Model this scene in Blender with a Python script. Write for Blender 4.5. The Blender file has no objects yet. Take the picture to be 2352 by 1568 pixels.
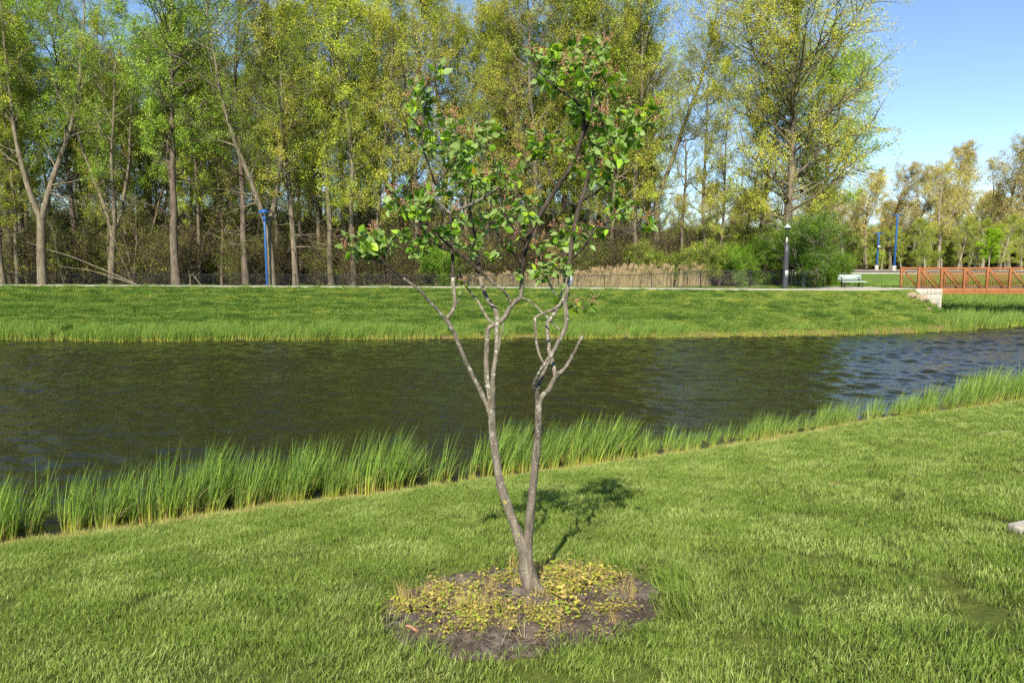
import bpy, math, random
import numpy as np
from mathutils import Vector, Matrix, Euler
R = math.radians
SC = bpy.context.scene
COL = SC.collection
random.seed(7)

# ------------------------------------------------------------------ camera, sky, sun, exposure
CAMZ, PITCH, FOC = 4.5, R(6.6), 1600.0          # focal length in pixels of a 2352-wide picture
cam_d = bpy.data.cameras.new('camera'); cam = bpy.data.objects.new('camera', cam_d); COL.objects.link(cam)
cam.location = (0, 0, CAMZ); cam.rotation_euler = (R(90) - PITCH, 0, 0)
cam_d.sensor_width = 36; cam_d.lens = FOC / 2352 * 36; cam_d.clip_end = 3000; cam_d.clip_start = 0.1
SC.camera = cam
SUN_EL, SUN_AZ = R(41), R(190)                   # azimuth clockwise from +Y
W = bpy.data.worlds.new('World'); SC.world = W; W.use_nodes = True
nt = W.node_tree; nt.nodes.clear()
sky = nt.nodes.new('ShaderNodeTexSky'); sky.sky_type = 'NISHITA'; sky.sun_disc = False
sky.sun_elevation = SUN_EL; sky.sun_rotation = SUN_AZ; sky.altitude = 50
sky.air_density = 0.85; sky.dust_density = 0.1; sky.ozone_density = 3.0
bg = nt.nodes.new('ShaderNodeBackground'); bg.inputs[1].default_value = 0.1
wo = nt.nodes.new('ShaderNodeOutputWorld')
nt.links.new(sky.outputs[0], bg.inputs[0]); nt.links.new(bg.outputs[0], wo.inputs[0])
sd = bpy.data.lights.new('sun', 'SUN'); sd.energy = 5.0; sd.angle = R(0.5); sd.color = (1, 0.91, 0.74)
sun = bpy.data.objects.new('sun', sd); COL.objects.link(sun)
sv = Vector((math.sin(SUN_AZ) * math.cos(SUN_EL), math.cos(SUN_AZ) * math.cos(SUN_EL), math.sin(SUN_EL)))
sun.rotation_euler = (-sv).to_track_quat('-Z', 'Y').to_euler(); sun.location = (-6, -20, 30)
SC.view_settings.view_transform = 'Standard'; SC.view_settings.look = 'None'
SC.view_settings.exposure = 1.0; SC.view_settings.gamma = 1
SC.render.engine = 'CYCLES'
cy = SC.cycles; cy.max_bounces = 6; cy.diffuse_bounces = 3; cy.glossy_bounces = 3; cy.transmission_bounces = 4
cy.transparent_max_bounces = 6; cy.caustics_reflective = False; cy.caustics_refractive = False
cy.use_denoising = False; cy.use_adaptive_sampling = True; cy.adaptive_threshold = 0.02

# ------------------------------------------------------------------ rays from picture positions
def ray(px, py):
    u = (px - 1176) / FOC; v = (784 - py) / FOC
    cp, sp = math.cos(PITCH), math.sin(PITCH)
    return np.array([u, cp + v * sp, -sp + v * cp])
def at_y(px, py, Y):
    d = ray(px, py); k = Y / d[1]
    return np.array([d[0] * k, Y, CAMZ + d[2] * k])
def at_z(px, py, z):
    d = ray(px, py); k = (z - CAMZ) / d[2]
    return np.array([d[0] * k, d[1] * k, z])
def smooth(a, b, x):
    t = np.clip((x - a) / (b - a), 0, 1); return t * t * (3 - 2 * t)
def lown(x, y, s, seed=0):
    """cheap smooth noise, about -1..1"""
    r = np.random.RandomState(seed + 100); o = 0
    for i in range(7):
        a = r.uniform(0, 2 * math.pi); f = r.uniform(.5, 1.9) / s; ph = r.uniform(0, 6.28)
        o = o + np.sin((x * math.cos(a) + y * math.sin(a)) * f * 2 * math.pi + ph + 1.3 * np.sin((x * math.sin(a) - y * math.cos(a)) * f * 3 + ph))
    return o / 3.2

# ------------------------------------------------------------------ the lie of the land
_ns = np.array([at_z(px, py, 0)[:2] for px, py in ((-300, 1300), (0, 1250), (300, 1208), (620, 1162), (900, 1130), (1176, 1092), (1450, 1058), (1700, 1020), (2000, 968), (2200, 944), (2352, 920), (2600, 884))])
_ns = np.vstack([[_ns[0, 0] - 60, _ns[0, 1] - 24], _ns, [_ns[-1, 0] + 60, _ns[-1, 1] + 26]])
_fs = np.array([at_z(px, py, 0)[:2] for px, py in ((-300, 777), (0, 778), (300, 783), (600, 779), (900, 778), (1176, 776), (1540, 774), (1900, 770), (2100, 765), (2220, 757), (2352, 748))])
_fs = np.vstack([[-120, 41], _fs, [80, 62], [140, 90]])
ZP = 2.5
_yp = np.array([at_z(px, py, ZP)[:2] for px, py in ((0, 656), (600, 659), (1176, 661.5), (1800, 666.5), (2000, 666.5))])
_yp = np.vstack([[-130, 61], _yp, [_yp[-1, 0] + 4, _yp[-1, 1] + .5], [90, 52]])
ns = lambda x: np.interp(x, _ns[:, 0], _ns[:, 1])
fs = lambda x: np.interp(x, _fs[:, 0], _fs[:, 1])
yp = lambda x: np.interp(x, _yp[:, 0], _yp[:, 1])
CT = math.cos(math.atan(0.46))
def pn(x, y): return (ns(x) - y) * CT
def ground(x, y):
    x = np.asarray(x, float); y = np.asarray(y, float)
    p = pn(x, y)
    zn = np.interp(p, [-8, -1.5, 0, .5, 3, 8.5, 13, 25, 60], [-1.4, -.35, 0, .12, .86, 2.06, 2.9, 4.6, 6])
    zn = zn + np.where(p > 1, 0.03 * lown(x, y, 9, 3), 0)
    q = y - fs(x); L = np.maximum(yp(x) - fs(x), 3.5); t = q / L
    zf = np.interp(t, [-1.5, -.2, 0, .05, .5, .9, 1.0], [-1.2, -.35, 0, .18, 1.38, 2.38, 2.5])
    zf = zf + np.where((t > .15) & (t < .9), .05 * lown(x, y, 4, 5), 0)
    r = y - yp(x)
    zf = zf - .4 * smooth(2.6, 4.4, r) * (1 - smooth(8, 15, x))
    q2 = q
    zm = np.interp(q2, [-10, -1.5, 0, 2, 6, 12, 18], [-1.2, -.3, 0, .15, .5, 1.5, 2.5])
    k_ = smooth(48.6, 50.2, y); x0 = 26.4 + 3.2 * k_; w = 6.4 - 5.0 * k_
    s = smooth(0, 1, (x - x0) / w) * (1 - smooth(62, 72, y))
    zf = zf * (1 - s) + np.minimum(zm, zf) * s
    mid = (ns(x) + fs(x)) / 2
    return np.where(y < mid, zn, zf)
def G(px, py):
    d = ray(px, py); k = 1.0
    while k < 800:
        z = CAMZ + d[2] * k
        g = float(ground(d[0] * k, d[1] * k))
        if z <= g: break
        k += max(.01, (z - g) * .5)
    return np.array([d[0] * k, d[1] * k, float(ground(d[0] * k, d[1] * k))])

# ------------------------------------------------------------------ materials
def newmat(name):
    m = bpy.data.materials.new(name); m.use_nodes = True
    n = m.node_tree; b = n.nodes['Principled BSDF']
    return m, n, b
def N(n, t, **kw):
    o = n.nodes.new(t)
    for k, v in kw.items():
        if k in ('op', 'operation'): o.operation = v
        else: setattr(o, k, v)
    return o
def mixc(n, fac, a, b, blend='MIX'):
    m = n.nodes.new('ShaderNodeMix'); m.data_type = 'RGBA'; m.blend_type = blend
    for i, v in ((0, fac), (6, a), (7, b)):
        if hasattr(v, 'node'): n.links.new(v, m.inputs[i])
        elif i == 0: m.inputs[0].default_value = v
        else: m.inputs[i].default_value = (*v, 1)
    return m.outputs[2]
def noise(n, scale, detail=4, rough=.55, vec=None, dist=0):
    t = n.nodes.new('ShaderNodeTexNoise'); t.inputs['Scale'].default_value = scale
    t.inputs['Detail'].default_value = detail; t.inputs['Roughness'].default_value = rough; t.inputs['Distortion'].default_value = dist
    if vec is not None: n.links.new(vec, t.inputs['Vector'])
    return t.outputs[0]
def ramp(n, f, a, b):
    r = n.nodes.new('ShaderNodeMapRange'); r.inputs[1].default_value = a; r.inputs[2].default_value = b
    n.links.new(f, r.inputs[0]); return r.outputs[0]
def bump(n, b, h, strength=.5, dist=.02):
    k = n.nodes.new('ShaderNodeBump'); k.inputs['Strength'].default_value = strength; k.inputs['Distance'].default_value = dist
    n.links.new(h, k.inputs['Height']); n.links.new(k.outputs[0], b.inputs['Normal'])
def objco(n): return n.nodes.new('ShaderNodeTexCoord').outputs['Object']

def foliage_mat(name, transl=.35, rough=.5, back=None, spec=.3, tr_tint=(1.15, 1.15, .5), rnd=.25):
    m, n, b = newmat(name)
    at = N(n, 'ShaderNodeAttribute'); at.attribute_name = 'col'
    oi = N(n, 'ShaderNodeObjectInfo')
    v = N(n, 'ShaderNodeMapRange'); v.inputs[3].default_value = 1 - rnd; v.inputs[4].default_value = 1 + rnd
    n.links.new(oi.outputs['Random'], v.inputs[0])
    hs = N(n, 'ShaderNodeHueSaturation'); n.links.new(at.outputs[0], hs.inputs['Color']); n.links.new(v.outputs[0], hs.inputs['Value'])
    c = hs.outputs[0]
    if back:
        ge = N(n, 'ShaderNodeNewGeometry'); c = mixc(n, ge.outputs['Backfacing'], c, back)
    n.links.new(c, b.inputs['Base Color']); b.inputs['Roughness'].default_value = rough
    b.inputs['Specular IOR Level'].default_value = spec
    t = N(n, 'ShaderNodeBsdfTranslucent'); n.links.new(mixc(n, 1.0, c, tr_tint, 'MULTIPLY'), t.inputs[0])
    mx = N(n, 'ShaderNodeMixShader'); mx.inputs[0].default_value = transl
    n.links.new(b.outputs[0], mx.inputs[1]); n.links.new(t.outputs[0], mx.inputs[2])
    n.links.new(mx.outputs[0], n.nodes['Material Output'].inputs[0])
    return m
M = {}
M['leaf'] = foliage_mat('tree_leaves', .34, spec=.1)
M['near_leaf'] = foliage_mat('glossy_leaves', .36, .45, back=(.2, .3, .085), spec=.3, rnd=0)
M['grass'] = foliage_mat('grass_blades', .33, .45, spec=.22, rnd=.14)
M['reed'] = foliage_mat('reed_blades', .3, .45, spec=.4, rnd=.15)

def bark_mat(name, a, b_, scale=6, lichen=0):
    m, n, b = newmat(name); co = objco(n)
    mp = N(n, 'ShaderNodeMapping'); mp.inputs['Scale'].default_value = (1, 1, .22); n.links.new(co, mp.inputs[0])
    f = noise(n, scale, 6, .65, mp.outputs[0])
    c = mixc(n, ramp(n, f, .35, .65), a, b_)
    if lichen:
        f2 = noise(n, 3.1, 3, .6, co)
        vo = N(n, 'ShaderNodeTexVoronoi'); vo.inputs['Scale'].default_value = 42; n.links.new(co, vo.inputs['Vector'])
        nz = noise(n, 90, 2, .5, co)
        ad = N(n, 'ShaderNodeMath', op='ADD'); n.links.new(vo.outputs[0], ad.inputs[0])
        mu = N(n, 'ShaderNodeMath', op='MULTIPLY'); mu.inputs[1].default_value = .35; n.links.new(nz, mu.inputs[0]); n.links.new(mu.outputs[0], ad.inputs[1])
        th = ramp(n, ad.outputs[0], .36, .30)
        # more lichen higher up the stems
        sx = N(n, 'ShaderNodeSeparateXYZ'); n.links.new(co, sx.inputs[0])
        up = ramp(n, sx.outputs[2], .9, 1.6)
        big = ramp(n, noise(n, 22, 5, .7, co), .56, .62)
        mb = N(n, 'ShaderNodeMath', op='MULTIPLY'); n.links.new(up, mb.inputs[0]); n.links.new(big, mb.inputs[1])
        mxx = N(n, 'ShaderNodeMath', op='MAXIMUM'); n.links.new(mb.outputs[0], mxx.inputs[0]); n.links.new(th, mxx.inputs[1])
        c = mixc(n, mxx.outputs[0], c, (.36, .37, .3))
        yl = ramp(n, noise(n, 13, 3, .6, co), .66, .72)
        c = mixc(n, yl, c, (.22, .2, .06))
    n.links.new(c, b.inputs['Base Color']); b.inputs['Roughness'].default_value = .85
    b.inputs['Specular IOR Level'].default_value = .25
    bump(n, b, f, .9, .02 if not lichen else .008)
    return m
M['bark'] = bark_mat('grey_brown_bark', (.07, .06, .042), (.21, .18, .125))
M['bark_dark'] = bark_mat('dark_bark', (.05, .04, .03), (.17, .135, .1))
M['bark_pale'] = bark_mat('pale_bark', (.17, .145, .11), (.36, .32, .25))
M['bark_near'] = bark_mat('lichen_spotted_bark', (.068, .059, .047), (.2, .172, .135), 26, lichen=1)
M['bark_leaf_shade'] = bark_mat('dark_upper_bark', (.022, .017, .014), (.085, .066, .052), 30)  # upper limbs: the shade of the leaves is put into this bark colour
M['twig_red'] = bark_mat('reddish_seed_heads', (.3, .13, .07), (.52, .3, .19), 60)
M['twig'] = bark_mat('brown_twigs', (.07, .052, .035), (.23, .18, .125), 3)

def simple(name, c, rough=.6, metal=0, var=.15, scale=8, bmp=0, spec=.5):
    m, n, b = newmat(name); f = noise(n, scale, 5, .6, objco(n))
    c2 = tuple(x * (1 - var) for x in c); c3 = tuple(min(1, x * (1 + var)) for x in c)
    n.links.new(mixc(n, ramp(n, f, .3, .7), c2, c3), b.inputs['Base Color'])
    b.inputs['Roughness'].default_value = rough; b.inputs['Metallic'].default_value = metal; b.inputs['Specular IOR Level'].default_value = spec
    if bmp: bump(n, b, f, bmp, .01)
    return m
M['blue'] = simple('blue_paint', (.012, .075, .24), .38, var=.08)
M['charcoal'] = simple('charcoal_paint', (.035, .036, .045), .5, var=.12)
M['black'] = simple('black_coated_steel', (.012, .012, .014), .45)
M['white'] = simple('white_coated_metal', (.33, .4, .37), .4, var=.04)
M['plate'] = simple('pale_notice', (.45, .5, .45), .6)
M['glass_dark'] = simple('lantern_bulb', (.55, .55, .5), .2)
M['rust'] = simple('weathering_steel', (.235, .088, .024), .75, var=.22, scale=3, bmp=.2)
M['deck'] = simple('deck_boards', (.1, .09, .08), .8)
M['rock'] = simple('tan_rock', (.27, .21, .14), .85, var=.3, scale=3, bmp=.6)
M['rock_pale'] = simple('pale_rock', (.4, .35, .28), .85, var=.2, scale=3, bmp=.6)
M['asphalt'] = simple('asphalt', (.05, .052, .06), .85, var=.2, scale=2)
M['gravel'] = simple('gravel', (.3, .25, .19), .9, var=.3, scale=1.5)
M['tan_grass'] = None
def conc_mat():
    m, n, b = newmat('stained_concrete'); co = objco(n)
    f = noise(n, 2.2, 6, .65, co)
    mp = N(n, 'ShaderNodeMapping'); mp.inputs['Scale'].default_value = (5, 5, .7); n.links.new(co, mp.inputs[0])
    st = ramp(n, noise(n, 1.6, 4, .6, mp.outputs[0]), .5, .72)
    c = mixc(n, ramp(n, f, .3, .7), (.3, .28, .24), (.42, .4, .35))
    c = mixc(n, st, c, (.13, .125, .11))
    n.links.new(c, b.inputs['Base Color']); b.inputs['Roughness'].default_value = .85; bump(n, b, f, .3, .01)
    return m
M['concrete'] = conc_mat()
M['path'] = simple('path_concrete', (.33, .31, .27), .85, var=.14, scale=1.2)

def ground_mat():
    m, n, b = newmat('ground_cover')
    at = N(n, 'ShaderNodeAttribute'); at.attribute_name = 'col'
    co = objco(n)
    f = noise(n, 5, 8, .7, co); f2 = noise(n, .6, 4, .6, co)
    c = mixc(n, 1.0, at.outputs[0], mixc(n, ramp(n, f, .3, .7), (.55, .6, .5), (1.4, 1.3, 1.35)), 'MULTIPLY')
    c = mixc(n, 1.0, c, mixc(n, ramp(n, f2, .35, .65), (.78, .85, .8), (1.25, 1.12, 1.0)), 'MULTIPLY')
    n.links.new(c, b.inputs['Base Color']); b.inputs['Roughness'].default_value = .95; b.inputs['Specular IOR Level'].default_value = .1
    bump(n, b, f, .8, .05)
    return m
M['ground'] = ground_mat()
def soil_mat():
    m, n, b = newmat('dry_soil'); co = objco(n)
    f = noise(n, 14, 8, .75, co); f2 = noise(n, 2.5, 3, .5, co)
    c = mixc(n, ramp(n, f, .3, .7), (.06, .05, .042), (.24, .2, .168))
    c = mixc(n, ramp(n, f2, .45, .65), c, (.11, .08, .06))
    n.links.new(c, b.inputs['Base Color']); b.inputs['Roughness'].default_value = .95; b.inputs['Specular IOR Level'].default_value = .1
    bump(n, b, f, 1, .04)
    return m
M['soil'] = soil_mat()
def water_mat():
    m, n, b = newmat('pond_water'); co = objco(n)
    b.inputs['Base Color'].default_value = (.014, .016, .005, 1); b.inputs['Roughness'].default_value = .05
    b.inputs['IOR'].default_value = 1.333; b.inputs['Specular IOR Level'].default_value = .5
    mp = N(n, 'ShaderNodeMapping'); mp.vector_type = 'TEXTURE'; mp.inputs['Rotation'].default_value = (0, 0, R(-8)); mp.inputs['Scale'].default_value = (1.5, .8, 1); n.links.new(co, mp.inputs[0])
    bump(n, b, noise(n, 5, 2, .5, mp.outputs[0], .4), 1.0, .035)
    return m
M['water'] = water_mat()

# ------------------------------------------------------------------ mesh helpers
class MB:
    """collects verts and faces, then makes one mesh"""
    def __init__(s): s.v = []; s.f = []; s.c = []; s.n = 0; s.q = []
    def add(s, v, f, c=None):
        v = np.asarray(v, float).reshape(-1, 3); f = np.asarray(f, int)
        s.v.append(v); s.f.append(f + s.n); s.n += len(v)
        if c is not None:
            c = np.asarray(c, float)
            if c.ndim == 1: c = np.tile(c, (len(v), 1))
            s.c.append(c)
    def box(s, a, b, c=None):
        x0, y0, z0 = a; x1, y1, z1 = b
        v = [(x0, y0, z0), (x1, y0, z0), (x1, y1, z0), (x0, y1, z0), (x0, y0, z1), (x1, y0, z1), (x1, y1, z1), (x0, y1, z1)]
        s.add(v, [(0, 3, 2, 1), (4, 5, 6, 7), (0, 1, 5, 4), (1, 2, 6, 5), (2, 3, 7, 6), (3, 0, 4, 7)], c)
    def bar(s, p, q, w, h=None, up=(0, 0, 1)):
        """square bar from p to q"""
        h = h or w; p = np.array(p, float); q = np.array(q, float); d = q - p; d /= np.linalg.norm(d)
        u = np.array(up, float)
        if abs(d @ u) > .95: u = np.array([0, 1, 0.])
        a = np.cross(d, u); a /= np.linalg.norm(a); b = np.cross(a, d)
        v = [e + a * sx * w / 2 + b * sy * h / 2 for e in (p, q) for sx, sy in ((-1, -1), (1, -1), (1, 1), (-1, 1))]
        s.add(v, [(0, 1, 2, 3), (7, 6, 5, 4), (0, 4, 5, 1), (1, 5, 6, 2), (2, 6, 7, 3), (3, 7, 4, 0)])
    def tube(s, pts, rad, sides=6, c=None, cap=False, wob=0, rs=None):
        P = np.asarray(pts, float); n = len(P); rad = np.broadcast_to(np.asarray(rad, float), (n,))
        T = np.gradient(P, axis=0); T /= np.linalg.norm(T, axis=1)[:, None] + 1e-9
        ref = np.array([.13, .97, .2]) if abs(T[0] @ np.array([.13, .97, .2])) < .9 else np.array([1., 0, 0])
        A = np.cross(T, ref); A /= np.linalg.norm(A, axis=1)[:, None] + 1e-9; B = np.cross(T, A)
        an = np.arange(sides) * 2 * math.pi / sides
        rr = rad[:, None] * np.ones(sides)
        if wob: rr = rr * (1 + wob * (rs or np.random).uniform(-1, 1, rr.shape))
        V = P[:, None, :] + rr[:, :, None] * (A[:, None, :] * np.cos(an)[None, :, None] + B[:, None, :] * np.sin(an)[None, :, None])
        i = np.arange(n - 1)[:, None] * sides; j = np.arange(sides)[None, :]; k = (j + 1) % sides
        F = np.stack([i + j, i + k, i + sides + k, i + sides + j], -1).reshape(-1, 4)
        s.add(V.reshape(-1, 3), F, c)
        if cap:
            for ring, ctr in ((0, P[0]), (n - 1, P[-1])):
                v = V[ring]; m = len(v)
                s.add(np.vstack([v, ctr]), [(a, (a + 1) % m, m, m) for a in range(m)], c)
    def lathe(s, prof, center=(0, 0, 0), sides=20):
        prof = np.array(prof, float); n = len(prof); an = np.arange(sides) * 2 * math.pi / sides
        V = np.stack([prof[:, 0:1] * np.cos(an), prof[:, 0:1] * np.sin(an), prof[:, 1:2] * np.ones(sides)], -1) + np.array(center)
        i = np.arange(n - 1)[:, None] * sides; j = np.arange(sides)[None, :]; k = (j + 1) % sides
        F = np.stack([i + j, i + k, i + sides + k, i + sides + j], -1).reshape(-1, 4)
        s.add(V.reshape(-1, 3), F)
    def mesh(s, name, mats, smooth_=False):
        me = bpy.data.meshes.new(name)
        V = np.vstack(s.v).astype(np.float32)
        F = np.vstack([f if f.shape[1] == 4 else np.hstack([f, f[:, -1:]]) for f in s.f])
        tri = F[:, 2] == F[:, 3]
        cnt = np.where(tri, 3, 4)
        mask = np.ones(F.shape, bool); mask[tri, 3] = False
        L = F[mask].astype(np.int32); st = np.concatenate([[0], np.cumsum(cnt)[:-1]]).astype(np.int32)
        me.vertices.add(len(V)); me.vertices.foreach_set('co', V.ravel())
        me.loops.add(len(L)); me.loops.foreach_set('vertex_index', L)
        me.polygons.add(len(F)); me.polygons.foreach_set('loop_start', st)
        if smooth_: me.polygons.foreach_set('use_smooth', np.ones(len(F), bool))
        me.update(calc_edges=True)
        if s.c:
            C = np.vstack(s.c); C = np.hstack([C, np.ones((len(C), 1))]).astype(np.float32)
            a = me.attributes.new('col', 'FLOAT_COLOR', 'POINT'); a.data.foreach_set('color', C.ravel())
        for m in (mats if isinstance(mats, (list, tuple)) else [mats]): me.materials.append(m)
        return me
    def build(s, name, mat, parent=None, smooth_=False, bevel=0):
        o = bpy.data.objects.new(name, s.mesh(name, mat, smooth_)); COL.objects.link(o)
        if parent: o.parent = parent
        if bevel:
            b = o.modifiers.new('bevel', 'BEVEL'); b.width = bevel; b.segments = 2; b.limit_method = 'ANGLE'
        return o
def tag(o, label=None, cat=None, group=None, kind=None):
    if label: o['label'] = label
    if cat: o['category'] = cat
    if group: o['group'] = group
    if kind: o['kind'] = kind
    return o
def empty(name, loc=(0, 0, 0), rz=0):
    o = bpy.data.objects.new(name, None); COL.objects.link(o); o.location = loc; o.rotation_euler.z = rz
    o.empty_display_size = .2
    return o
def copy_tree(o, parent=None):
    c = o.copy(); COL.objects.link(c)
    if parent: c.parent = parent
    for ch in [x for x in o.children]: copy_tree(ch, c)
    return c

def scatter(name, pts, protos, label, cat=None, rot=None, scl=None, idx=None, kind='stuff', group=None):
    """stuff nobody could count: clumps instanced on points"""
    n = len(pts); me = bpy.data.meshes.new(name); me.vertices.add(n)
    me.vertices.foreach_set('co', np.asarray(pts, np.float32).ravel())
    a = me.attributes.new('rot', 'FLOAT_VECTOR', 'POINT'); a.data.foreach_set('vector', np.asarray(rot, np.float32).ravel())
    a = me.attributes.new('scl', 'FLOAT_VECTOR', 'POINT'); a.data.foreach_set('vector', np.asarray(scl, np.float32).ravel())
    a = me.attributes.new('idx', 'INT', 'POINT'); a.data.foreach_set('value', np.asarray(idx, np.int32))
    o = bpy.data.objects.new(name, me); COL.objects.link(o)
    cl = bpy.data.collections.new(name + '_kinds')
    for i, p in enumerate(protos):
        q = bpy.data.objects.new('%02d_%s' % (i, name), p); cl.objects.link(q)
    g = bpy.data.node_groups.new(name, 'GeometryNodeTree')
    g.interface.new_socket('Geometry', in_out='INPUT', socket_type='NodeSocketGeometry')
    g.interface.new_socket('Geometry', in_out='OUTPUT', socket_type='NodeSocketGeometry')
    gi = g.nodes.new('NodeGroupInput'); go = g.nodes.new('NodeGroupOutput')
    ci = g.nodes.new('GeometryNodeCollectionInfo'); ci.inputs[0].default_value = cl; ci.inputs[1].default_value = True; ci.inputs[2].default_value = True
    ip = g.nodes.new('GeometryNodeInstanceOnPoints'); ip.inputs['Pick Instance'].default_value = True
    def na(nm, ty):
        x = g.nodes.new('GeometryNodeInputNamedAttribute'); x.data_type = ty; x.inputs[0].default_value = nm; return x.outputs[0]
    er = g.nodes.new('FunctionNodeEulerToRotation')
    g.links.new(na('rot', 'FLOAT_VECTOR'), er.inputs[0])
    g.links.new(gi.outputs[0], ip.inputs['Points']); g.links.new(ci.outputs[0], ip.inputs['Instance'])
    g.links.new(na('idx', 'INT'), ip.inputs['Instance Index']); g.links.new(er.outputs[0], ip.inputs['Rotation'])
    g.links.new(na('scl', 'FLOAT_VECTOR'), ip.inputs['Scale']); g.links.new(ip.outputs[0], go.inputs[0])
    md = o.modifiers.new('scatter', 'NODES'); md.node_group = g
    tag(o, label, cat, group, kind)
    return o

# ------------------------------------------------------------------ ground and water
def warp(a, b, n, c, k):
    """positions between a and b, dense around c"""
    t = np.linspace(-1, 1, n); s = np.sinh(k * t) / math.sinh(k)
    return np.where(s < 0, c + s * (c - a), c + s * (b - c))
gx = np.unique(np.concatenate([np.linspace(-45, 45, 240), warp(-900, 900, 90, 0, 4)]))
gy = np.unique(np.concatenate([np.linspace(-6, 30, 130), np.linspace(30, 74, 150), warp(-60, 1400, 90, 40, 4.5)]))
X, Y = np.meshgrid(gx, gy); Z = ground(X, Y)
def ground_col(X, Y):
    p = pn(X, Y); q = Y - fs(X); r = Y - yp(X)
    far = Y > (ns(X) + fs(X)) / 2
    lawn = np.array([.085, .115, .026]); thatch = np.array([.27, .23, .1]); mud = np.array([.12, .08, .05])
    litter = np.array([.085, .06, .038]); field = np.array([.1, .17, .03])
    C = np.ones(X.shape + (3,)) * lawn
    k = (smooth(1.5, .7, p) * (~far))[..., None]; C = C * (1 - k) + thatch * k
    k = (smooth(.05, -.2, p) * (~far))[..., None]; C = C * (1 - k) + mud * k
    kf = far[..., None] * 1.0
    C = C * (1 - kf) + np.array([.11, .155, .03]) * kf
    k = (smooth(.75, .25, q) * far)[..., None]; C = C * (1 - k) + np.array([.125, .105, .05]) * k
    k = (smooth(3.2, 4.6, r) * (1 - smooth(18, 22, X)) * far)[..., None]; C = C * (1 - k) + litter * k
    k = (smooth(2.5, 4, r) * smooth(19, 23, X) * far)[..., None]; C = C * (1 - k) + field * k
    k = smooth(150, 165, Y)[..., None]; C = C * (1 - k) + litter * k
    return C
n1, n2 = X.shape
g = MB(); ii = (np.arange(n1 - 1)[:, None] * n2 + np.arange(n2 - 1)[None, :]).ravel()
g.add(np.stack([X, Y, Z], -1).reshape(-1, 3), np.stack([ii, ii + 1, ii + n2 + 1, ii + n2], -1), ground_col(X, Y).reshape(-1, 3))
tag(g.build('ground', M['ground'], smooth_=True), kind='structure', label='grassy pond banks and the ground beyond them')
w = MB(); wx = np.unique(np.concatenate([np.linspace(-30, 46, 600), warp(-160, 160, 60, 5, 3)])); wy = np.unique(np.concatenate([np.linspace(6, 51, 520), warp(-70, 110, 40, 30, 3)]))
WX, WY = np.meshgrid(wx, wy); rw = np.random.RandomState(77); WZ = 0 * WX
for i in range(64):
    lam = .42 * (4.2 ** rw.uniform(0, 1)); th = R(78 + rw.normal(0, 34)) ; k_ = 2 * math.pi / lam
    sl = .027 if lam < 1.2 else .017
    wr = 1.1 * np.sin(WX * rw.uniform(-.25, .25) + WY * rw.uniform(-.25, .25) + rw.uniform(0, 6.28))
    WZ = WZ + sl / k_ * np.sin(k_ * (WX * math.cos(th) + WY * math.sin(th)) + wr + rw.uniform(0, 6.28))
WZ = WZ * (1 + .45 * np.clip(lown(WX * .5, WY, 5, 50), -1, 1)) * (1 + .3 * smooth(6, 20, WX)) * smooth(-45, -30, WX) * (1 - smooth(46, 60, WX)) * smooth(2, 6, WY) * (1 - smooth(51, 56, WY))
a_, b_ = WX.shape; ii = (np.arange(a_ - 1)[:, None] * b_ + np.arange(b_ - 1)[None, :]).ravel()
w.add(np.stack([WX, WY, WZ], -1).reshape(-1, 3), np.stack([ii, ii + 1, ii + b_ + 1, ii + b_], -1))
tag(w.build('water', M['water'], smooth_=True), kind='structure', label='dark green rippled pond water between two grassy banks')

def strip(name, line, width, mat, lift=.035, label=None, thick=.1, flat=None):
    P = np.array(line, float); d = np.concatenate([[0], np.cumsum(np.linalg.norm(np.diff(P, axis=0), axis=1))])
    s = np.arange(0, d[-1], .6); P = np.stack([np.interp(s, d, P[:, 0]), np.interp(s, d, P[:, 1])], -1)
    for _ in range(6): P[1:-1] = (P[:-2] + 2 * P[1:-1] + P[2:]) / 4
    T = np.gradient(P, axis=0); T /= np.linalg.norm(T, axis=1)[:, None]; A = np.stack([-T[:, 1], T[:, 0]], -1)
    m = MB(); cols = np.linspace(-.5, .5, 5) * width
    V = P[:, None, :] + A[:, None, :] * cols[None, :, None]
    Zt = (ground(V[..., 0], V[..., 1]) if flat is None else flat + 0 * V[..., 0]) + lift
    V3 = np.concatenate([V, Zt[..., None]], -1)
    low = V3[:, [0, 4]].copy(); low[..., 2] -= thick
    V3 = np.concatenate([low[:, :1], V3, low[:, 1:]], 1); k = 7; n = len(P)
    ii = (np.arange(n - 1)[:, None] * k + np.arange(k - 1)[None, :]).ravel()
    m.add(V3.reshape(-1, 3), np.stack([ii, ii + k, ii + k + 1, ii + 1], -1))
    return tag(m.build(name, mat), label, kind='structure')
pl = [(x, float(yp(x)) + 1.25) for x in (-100, -60, -38, -18, -8, 0, 9, 17.5, 22)] + [(25, 48.9), (27.2, 50.6), (29.4, 51.1)]
strip('path', pl, 2.3, M['path'], .02, 'pale concrete footpath along the far bank leading to the footbridge')
strip('bench_pad', [(22.5, 50.2), (24.6, 52.6), (27.5, 54)], 3.2, M['path'], .012, 'pale paved pad round the white bench')
strip('parking_lot', [(20, 128), (60, 124), (140, 118), (260, 116)], 26, M['asphalt'], .03, 'dark asphalt car park beyond the footbridge', flat=2.5)
strip('gravel_verge', [(14, 150), (60, 146), (140, 142), (260, 140)], 18, M['gravel'], .02, 'tan gravel verge behind the car park', flat=2.5)
strip('kerb', [(20, 112.5), (60, 108.9), (140, 103.2), (260, 101)], .5, M['path'], .15, 'pale kerb along the near edge of the car park', flat=2.5, thick=.2)

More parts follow.
